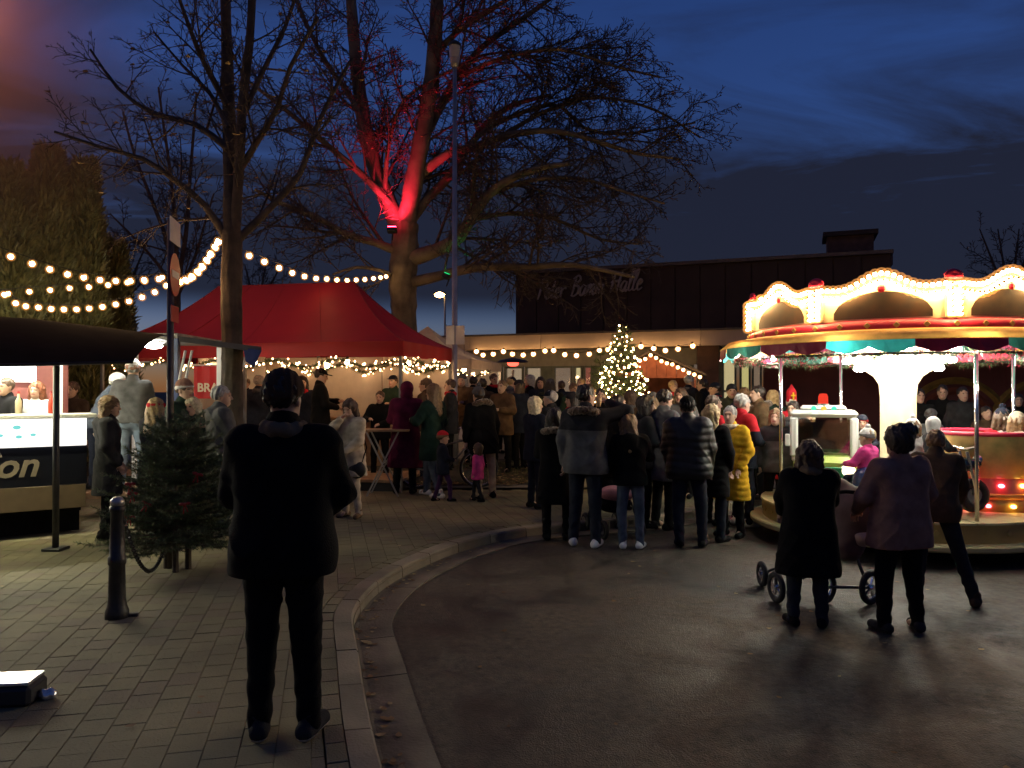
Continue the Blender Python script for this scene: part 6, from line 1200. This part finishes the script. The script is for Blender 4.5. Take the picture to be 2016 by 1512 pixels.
    # ------- headgear
    if hat:
        kind, hcl_ = hat[0], hat[1]; k = Field(hc - .19 * hk, hc + np.array([.2, .24, .45 if kind == 'mitre' else .24]) * hk, v)
        if kind == 'beanie' or kind == 'pompom':
            k.ell(hp(0, -.014, .050), np.array([.092, .110, .098]) * hk, .01, Rm); n3 = Rm @ np.array([0, -.25, 1.0]); n3 /= np.linalg.norm(n3); k.plane(n3, float(n3 @ hp(0, 0, .018)))
            for q in range(16): a = 2 * math.pi * q / 16; k.ell(hp(.079 * math.cos(a), -.014 + .096 * math.sin(a), .036 + .024 * math.sin(a)), np.array([.019, .019, .022]) * hk, .02)
            if kind == 'pompom': k.ell(hp(0, -.02, .165), np.array([.038, .038, .036]) * hk, .006)
            k.disp(lambda x, y, z: .0025 * hk * np.sin(170 * x + 60 * y))
        elif kind == 'cap':
            k.ell(hp(0, -.010, .050), np.array([.088, .104, .085]) * hk, .01, Rm); n3 = Rm @ np.array([0, .05, 1.0]); k.plane(n3, float(n3 @ hp(0, 0, .040))); k.ell(hp(0, .125, .045), np.array([.062, .07, .010]) * hk, .012, Rm)
        elif kind == 'headband':
            for q in range(18): a = 2 * math.pi * q / 18; k.ell(hp(.088 * math.cos(a), -.016 + .106 * math.sin(a), .035), np.array([.018, .018, .030]) * hk, .02)
        elif kind == 'hood':
            k.ell(hp(0, -.025, .028), np.array([.105, .118, .115]) * hk, .01, Rm).cut(hp(0, .12, -.02), np.array([.072, .09, .10]) * hk, Rm, .015).ell(hp(0, -.03, -.09), np.array([.10, .09, .07]) * hk, .04)
        elif kind == 'mitre':
            k.cone(hp(0, -.01, .04), hp(0, -.01, .20), .092 * hk, .085 * hk, .02, .9).cone(hp(0, -.01, .20), hp(0, -.01, .36), .085 * hk, .012 * hk, .02, .45); n3 = np.array([0, 0, 1.]); k.plane(n3, float(hp(0, 0, .03)[2]))
        hm = [cloth(hcl_)] + ([cloth(hat[2])] if len(hat) > 2 else [])
        ho = k.build('hat', hm, root, (lambda c: (((c - hc) @ Rm)[:, 2] < .055 * hk).astype(int)) if len(hat) > 2 else None)
        if kind == 'mitre' and ho:
            b = MB(); z = hp(0, 0, .14); b.box((z[0], z[1] + .10 * hk, z[2]), (.022, .012, .12)); b.box((z[0], z[1] + .10 * hk, z[2] + .01), (.075, .011, .022)); b.build('cross', cloth('yellow'), ho)
    return root
G = lambda g: dict(group=g)
# ---- foreground
person('large man in black coat and dark cap, seen from behind in the foreground', 562, 727, 3.86, 0, 'black', 'black', 'ltgrey', hem=.79, thick=.03, w=1.22, hair=('short', 'dark'), hat=('beanie', 'brown'), arms=((.15, .28, 1.04), (.15, .28, 1.04)), yaw=-14, scarf='tan', feet=.118, hatadd=.015)
person('woman in long dark coat standing by the pushchair, back to the viewer', 1588, 866, 6.05, -6, 'black', 'dkjeans', 'black', hem=.50, thick=.03, w=1.22, hair=('bob', 'brown'), arms=('push', 'push'), yaw=-12, scarf='tan', hatadd=.01)
person('woman in dusty pink jumper with dark hair bun, seen from behind', 1772, 842, 5.92, 4, 'dustpink', 'black', 'char', hem=.74, thick=.03, w=1.34, hair=('bun', 'dark'), arms=((.24, .24, 1.02), (.24, .24, 1.02)), yaw=8, hood=False, feet=.15)
person('person in tan jacket leaning towards the carousel behind the woman in pink', 1842, 880, 6.75, -28, 'camel', 'char', 'brown', hem=.80, thick=.025, hair=('short', 'ltbrown'), arms=('reach', 'reach'), lean=24, legs='wide', H=1.55)
# ---- stall customers at the left
person('woman with wavy light brown hair and dark parka at the drinks counter', 210, 778, 9.0, -62, 'char', 'black', 'black', hem=.55, thick=.035, hair=('curly', 'ltbrown'), arms=('pocket', 'pocket'), hood=True, yaw=-12, hatadd=.02)
person('man in grey top and pale cap standing high in the food trailer', 258, 706, 10.75, 12, 'grey', 'ltjeans', 'black', hem=.90, thick=.012, hair=('short', 'grey'), hat=('beanie', 'white', 'dustpink'), arms=('front', 'cup'), z0=.46, w=1.15, hatadd=.02)
person('person in white hat and grey vest bending inside the food trailer', 188, 742, 10.95, -75, 'bluegrey', 'navy', 'black', hem=.88, hair=('short', 'white'), hat=('beanie', 'white'), arms=('reach', 'front'), lean=26, z0=.46, H=1.70)
person('bartender in black behind the white counter at the left edge', 18, 752, 9.75, 165, 'black', 'black', 'black', hair=('short', 'brown'), arms=('front', 'cup'), z0=.45, H=1.55)
person('bartender in white shirt behind the counter, second from the left edge', 66, 764, 9.95, 190, 'white', 'black', 'black', hair=('bob', 'red'), arms=('cup', 'front'), z0=.45, H=1.50)
person('bystander with brown hair in the dark gap behind the trailer post', 140, 752, 12.6, 175, 'brown', 'black', 'black', hair=('short', 'brown'))
person('woman with blonde hair and red headband behind the firs', 306, 784, 9.3, -25, 'char', 'dkjeans', 'black', hem=.6, hair=('long', 'blonde'), hat=('headband', 'red'), thick=.03, arms=('front', 'front'))
person('person in pink and white knitted hat beside the blue trailer post', 367, 748, 10.0, -110, 'green', 'dkjeans', 'black', hair=('short', 'brown'), hat=('beanie', 'dustpink', 'white'), arms=('cup', 'pocket'), thick=.03)
person('short blonde girl in dark green jacket between the post and the grey-haired man', 380, 784, 9.95, 170, 'dgreen', 'black', 'black', hair=('long', 'platinum'), thick=.02)
person('grey-haired man in grey hooded jacket beside the tree trunk', 436, 760, 9.3, -55, 'grey', 'dkjeans', 'black', hem=.76, hood=True, thick=.035, hair=('short', 'grey'), arms=('front', 'cup'), w=1.2, yaw=-20)
# ---- in and around the red tent (deck at z = .32)
dk = thing('wooden_deck', 'low boarded deck under the red tent', 'deck', (TC.x, TC.y, 0), TRZ); b = MB(); b.box((0, 0, 0), (.238, 2.9, .05), bev=.004); dm = b.mesh('deck_board', M_WOOD)
for i in range(24): link('deck_board', dm, dk, (-2.76 + .24 * i, 0, .295))
b = MB(); b.box((0, 0, .17), (5.7, 2.8, .2)); b.build('deck_frame', M_DARK, dk)
person('man in black jacket and flat cap standing under the red tent', 632, 726, 14.2, -70, 'black', 'dkjeans', 'black', hem=.74, hat=('cap', 'black'), arms=('front', 'cup'), z0=.32, hair=('short', 'dark'), thick=.03, w=1.12, pitch=12)
person('woman in cream quilted coat with shoulder strap, hands at her face', 694, 786, 10.5, 150, 'beige', 'beige', 'tan', hem=.62, puffer=True, thick=.03, hair=('bob', 'brown'), arms=('face', 'belly'), pitch=18, hatadd=.01)
person('man in dark jacket drinking behind the standing table', 748, 768, 14.3, 175, 'black', 'black', 'black', hair=('short', 'brown'), arms=('cup', 'front'), H=1.62)
person('person in long wine-red coat standing beside the parked bicycle', 796, 752, 12.85, 8, 'magenta', 'black', 'black', hem=.42, thick=.03, hair=('short', 'dark'), hat=('hood', 'magenta'), arms=('front', 'front'))
person('man in dark jacket facing left behind the bicycle', 838, 745, 14.4, 80, 'brown', 'dkjeans', 'black', hair=('short', 'brown'), arms=('cup', 'pocket'), thick=.03)
person('tall adult in dark green coat and blue jeans beside the child in red hat', 851, 757, 12.5, 55, 'dgreen', 'jeans', 'white', hem=.58, thick=.03, hair=('long', 'ltbrown'), arms=('pocket', 'cup'), legs='walk')
person('small child in navy jacket and red hat walking past the bicycle', 872, 850, 12.0, -80, 'navy', 'purple', 'black', hem=.72, hs=1.38, hat=('beanie', 'red', 'tan'), hair=('short', 'brown'), arms=('front', 'down'), legs='walk', thick=.045)
person('small child in bright pink jacket walking beside the adult with fur hood', 940, 874, 12.0, 70, 'pink', 'char', 'black', hem=.70, hs=1.38, hair=('bob', 'brown'), arms=('side', 'down'), legs='walk', thick=.04)
person('adult in black fur-hooded coat and grey bobble hat beside the child in pink', 957, 772, 12.3, 25, 'black', 'beige', 'black', hem=.70, thick=.035, fur='camel', hat=('pompom', 'grey'), hair=('short', 'brown'), arms=('kid', 'kid'), lean=12, H=1.80)
# ---- the group in the middle of the road
person('woman with platinum blonde bob and navy jacket facing right', 1054, 782, 11.3, -60, 'navy', 'navy', 'black', hem=.76, hair=('bob', 'platinum'), arms=('front', 'cup'), thick=.025, yaw=-10)
person('short woman in black coat with fur-trimmed hood beside the platinum blonde', 1096, 806, 9.5, -10, 'black', 'black', 'black', hem=.50, fur='tan', hair=('bob', 'dark'), arms=('front', 'front'), thick=.03)
person('tall man in grey jacket with fur hood raising a cup, white trainers', 1150, 758, 9.12, -18, 'grey', 'dkjeans', 'white', hem=.80, fur='camel', hair=('short', 'dark'), arms=('sip', 'down'), thick=.03, w=1.15, yaw=-40, jc2='char')
person('woman with long fair hair, black jacket and slim blue jeans', 1243, 816, 9.0, -15, 'black', 'jeans', 'white', hem=.83, hood=True, hair=('long', 'ltbrown'), arms=('phone', 'pocket'), thick=.025, yaw=-25, feet=.11)
person('dark-haired man in black looking right beside the christmas tree', 1216, 778, 11.2, -75, 'black', 'black', 'black', hair=('short', 'dark'), arms=('pocket', 'front'))
person('woman with dark bob looking right behind the fair-haired woman', 1266, 780, 10.4, -80, 'char', 'black', 'black', hair=('bob', 'dark'), arms=('front', 'cup'), scarf='char')
person('man in grey wool coat looking down at a phone', 1303, 768, 10.3, -60, 'grey', 'black', 'black', hem=.62, hair=('short', 'dark'), arms=('phone', 'phone'), pitch=16, thick=.03)
person('man in shiny black puffer jacket and black beanie, back to the viewer', 1360, 780, 9.1, -16, 'black', 'dkjeans', 'black', hem=.80, puffer=True, shiny=True, thick=.045, w=1.2, hat=('beanie', 'black'), hair=('short', 'dark'), arms=((.22, .14, .86), (.22, .14, .86)), hatadd=.01)
person('woman with straight blonde hair in long black coat and tall boots', 1400, 798, 9.45, -40, 'black', 'dkjeans', 'black', hem=.58, puffer=True, hair=('long', 'blonde'), arms=('pocket', 'front'), thick=.025)
person('man with cropped brown hair and red collar behind the black puffer jacket', 1402, 778, 10.6, -70, 'red', 'black', 'black', hair=('short', 'brown'), arms=('front', 'pocket'), skin=2)
person('woman in long mustard yellow quilted coat with pale scarf', 1441, 800, 9.75, 135, 'yellow', 'black', 'black', hem=.50, puffer=True, thick=.025, hair=('short', 'grey'), arms=('down', 'pocket'), scarf='beige', yaw=10)
person('grey-haired man in red and navy jacket with white trainers', 1458, 776, 10.5, -70, 'navy', 'navy', 'white', hem=.78, jc2='red', hair=('short', 'grey'), arms=('front', 'pocket'), thick=.03, skin=2)
person('smiling woman in open dark grey jacket facing the viewer behind the carousel pole', 1530, 806, 10.6, 165, 'grey', 'black', 'black', hem=.80, hair=('bob', 'ltbrown'), arms=('down', 'down'), yaw=-20, skin=2, w=1.1, jc2='char')
person('smiling young man with scarf between the red mitre and the toy truck', 1566, 790, 11.5, 160, 'char', 'black', 'black', hair=('short', 'dark'), scarf='grey', arms=('front', 'cup'), yaw=-20)
person('person wearing a tall red bishop mitre behind the carousel', 1558, 752, 12.6, 175, 'red', 'red', 'black', hem=.3, hat=('mitre', 'red'), hair=('short', 'white'), H=1.62)
person('man in camel jacket seen from the side left of the red mitre', 1494, 760, 12.3, 90, 'camel', 'black', 'black', hair=('short', 'dark'), arms=('cup', 'pocket'), thick=.035, fur='camel')
person('person in pale hat behind the toy truck mirror', 1588, 812, 11.6, 170, 'ltgrey', 'black', 'black', hair=('long', 'platinum'))
# ---- onlookers behind the carousel at the right
person('man in grey beanie looking right behind the carousel column', 1838, 806, 12.3, -70, 'grey', 'black', 'black', hat=('beanie', 'grey'), hair=('short', 'dark'))
GB = 'onlookers in the dark behind the carousel'
for (px, top, Y, fc, c, lab) in ((1806, 766, 13.3, 170, 'black', 'onlooker in black just right of the carousel column'), (1853, 758, 13.6, 150, 'black', 'onlooker with lit face under the mural arch, left one'), (1892, 762, 13.4, 180, 'char', 'onlooker in charcoal under the mural arch, right one'), (1945, 800, 12.6, 175, 'brown', 'onlooker in brown jacket left of the bobble hat child'), (2000, 775, 13.8, 160, 'black', 'onlooker in black at the right edge')):
    person(lab, px, top, Y, fc, c, 'black', 'black', hair=('short', 'dark'), group=GB)
# ---- children riding
rcar = thing('ride_car', 'navy toy car ride carrying the child in the pink jacket', 'ride vehicle', (CC.x - .52, CC.y - .42, .462), R(60)); f = Field((-.5, -.3, .0), (.5, .3, .6), .018)
f.ell((.0, 0, .22), (.42, .24, .16), .05).ell((-.28, 0, .34), (.14, .2, .16), .06).ell((.25, 0, .30), (.2, .18, .1), .06).cut((-.03, 0, .42), (.2, .17, .16), None, .03); f.build('body', mat('navy_gloss', (.02, .04, .14), .25, coat=.6), rcar)
for x in (-.25, .27):
    for y in (-.22, .22): b = MB(); b.torus((x, y, .11), .075, .035, 'Y', 18, 7); b.build('wheel', M_TY, rcar, smooth=True)
b = MB(); b.torus((.12, 0, .48), .08, .012, 'X', 16, 6); b.build('steering_wheel', M_CHRP, rcar)
person('child in pink jacket and white hat riding the carousel', 1708, 815, 9.10, 30, 'pink', 'navy', 'black', hs=1.35, hat=('pompom', 'white', 'ltgrey'), hair=('short', 'blonde'), legs='sit', sit_z=.80, H=1.12, arms=('ride', 'ride'), thick=.045, puffer=True, cat='child')
person('child in dark jacket and white hood on the black toy motorbike', 1838, 830, 8.70, -75, 'char', 'black', 'black', hs=1.35, hat=('hood', 'white'), hair=None, legs='sit', sit_z=1.04, H=.95, arms=('ride', 'ride'), thick=.045, cat='child')
person('toddler in white knitted hat left of the motorbike rider', 1797, 826, 9.0, 10, 'white', 'grey', 'black', hs=1.35, hat=('pompom', 'white'), hair=('bob', 'ltbrown'), scarf='ltgrey', legs='sit', sit_z=.98, H=1.0, arms=('ride', 'ride'), thick=.045, cat='child')
person('child in the toy truck wearing a navy and red hat', 1694, 815, 10.05, 165, 'navy', 'navy', 'black', hs=1.35, hat=('beanie', 'navy', 'red'), hair=('short', 'brown'), legs='sit', sit_z=.98, H=1.02, arms=('ride', 'ride'), cat='child')
person('child in navy bobble hat with white band riding in the tub', 1972, 792, 9.45, -20, 'red', 'navy', 'black', hs=1.35, hat=('pompom', 'navy', 'white'), hair=('bob', 'brown'), scarf='white', legs='sit', sit_z=.92, H=1.32, arms=('ride', 'ride'), thick=.045, cat='child')
person('child in cream fur hat at the right edge of the tub', 2006, 812, 9.15, -10, 'purple', 'navy', 'black', hs=1.35, hat=('beanie', 'beige'), hair=('bob', 'ltbrown'), fur='beige', legs='sit', sit_z=.92, H=1.25, arms=('ride', 'ride'), thick=.045, cat='child')
st_ = thing('ride_stool', 'round ride seat under the toddler in the white hat', 'ride vehicle', ((1797 - CX) / FPX * 9.0, 9.0, .462)); b = MB(); b.lathe([(.14, 0), (.05, .06), (.05, .38), (.17, .42), (.18, .48), (0, .49)], 18); b.build('seat', M_CRED, st_, smooth=True)
# ---- far crowd in front of the hall, shoulder to shoulder
GC = 'people crowded before the hall'
far = [(486, 742, 15.0), (512, 738, 14.3), (558, 735, 15.2), (592, 740, 14.7), (774, 738, 15.8), (812, 742, 16.4), (862, 742, 16.2), (884, 746, 15.0), (908, 736, 16.0), (930, 740, 16.9), (946, 744, 15.3), (974, 735, 17.3), (988, 748, 14.9), (1004, 741, 16.4), (1024, 748, 15.3), (1042, 738, 17.6), (1066, 742, 16.6), (1086, 746, 15.6), (1106, 749, 17.0), (1126, 753, 15.2), (1146, 743, 17.4), (1162, 756, 14.6), (1086, 768, 11.9), (1128, 772, 12.3), (1180, 764, 13.2), (1244, 768, 13.0), (1282, 772, 12.2), (1322, 748, 15.6), (1342, 764, 12.4), (1356, 738, 16.2), (1384, 745, 15.8), (1405, 752, 14.6), (1436, 756, 13.8), (1470, 762, 13.4), (1520, 768, 12.9)]
fcs = ['black', 'char', 'navy', 'brown', 'olive', 'grey', 'black', 'dkjeans', 'camel', 'green']; hcs = ['dark', 'brown', 'ltbrown', 'dark', 'grey', 'blonde', 'brown']; styles = ['short', 'bob', 'short', 'long', 'short']
CN = dict(black='black', char='charcoal', navy='navy', brown='brown', olive='olive', grey='grey', dkjeans='denim blue', camel='camel', green='dark green'); HN_ = dict(dark='dark', brown='brown', ltbrown='light brown', grey='grey', blonde='blonde')
where = lambda px: 'under the red tent' if px < 600 else 'behind the bicycle' if px < 830 else 'around the lamp post' if px < 960 else 'near the patio heater' if px < 1060 else 'before the hall windows' if px < 1200 else 'around the christmas tree' if px < 1300 else 'in front of the wooden hut' if px < 1410 else 'before the lit hall doors'
used = {}
for i, (px, top, Y) in enumerate(far):
    c = fcs[(i * 7 + i // 3) % 10]; hh = hcs[(i * 3 + 1) % 7]; sx_ = styles[(i * 2 + i // 4) % 5]; fc = [170, -70, 10, 95, 150, -20, 60, -150][(i * 5) % 8]; hat = [None, None, ('beanie', 'char'), None, None, ('beanie', 'grey'), None, ('cap', 'navy'), None][(i * 4) % 9]
    z0 = .32 if (px < 600 and Y < 16) else None; HH = CZ + (HY - top) / FPX * Y - (z0 if z0 else (zg(Y) if side((px - CX) / FPX * Y, Y) > 0 else 0))
    adj = 'tall' if HH > 1.86 else 'short' if HH < 1.72 else ''; fw_ = 'facing the viewer' if abs(fc) >= 150 else 'seen from behind' if abs(fc) <= 20 else 'in profile'
    hd = ('%s %s' % (HN_[hh], {'short': 'short hair', 'bob': 'bob', 'long': 'long hair'}[sx_])) if not hat else ('cap' if hat[0] == 'cap' else hat[1].replace('char', 'charcoal') + ' beanie')
    lab = ' '.join(('%s person in %s with %s, %s, %s' % (adj, CN[c], hd, fw_, where(px))).split())
    used[lab] = used.get(lab, 0) + 1
    person(lab, px, top, Y, fc, c, 'black', 'black', hem=.72, hair=(sx_, hh), hat=hat, arms=[('pocket', 'cup'), ('front', 'front'), ('cup', 'pocket'), ('down', 'pocket')][i % 4], thick=.03, z0=z0, group=GC, hatadd=.01, w=1.0 + .1 * (i % 3), scarf=[None, 'grey', None, 'red'][i % 4], pitch=(i * 7) % 14 - 4)
# ---- things people carry
bg_ = thing('shoulder_bag', 'black shoulder bag hanging from the woman in the cream coat', 'bag', (P(703, HY, 10.36).x, 10.36, .12)); f = Field((-.16, -.08, .5), (.16, .08, .85), .012); f.ell((0, 0, .66), (.12, .05, .12), .02); f.build('pouch', cloth('black', True), bg_)
b = MB(); b.tube([(.06, 0, .74), (.12, .06, .95), (.06, .02, 1.2), (-.02, .06, 1.38)], .009, 5); b.build('strap', cloth('black'), bg_)
cpp = thing('cup', 'pale paper cup held up by the tall man in grey', 'cup', (0, 0, 0)); cpp.location = P(1178, 792, 8.93); b = MB(); b.lathe([(0, -.05), (.028, -.05), (.038, .055), (.034, .055), (.026, -.04)], 12); b.build('cup_wall', mat('paper_cup', (.55, .34, .16), .6), cpp, smooth=True)
ph_ = thing('phone', 'dark phone with lit screen in the hands of the man in grey wool coat', 'phone', P(1322, 866, 10.05), R(20)); ph_.rotation_euler = (R(-35), R(10), R(-50)); b = MB(); b.box((0, 0, 0), (.075, .15, .009), bev=.003); b.build('case', M_BLK, ph_); b = MB(); b.box((0, 0, .0056), (.068, .14, .002)); b.build('screen', emit('phone_screen', (.8, .88, 1.0), 1.6), ph_)
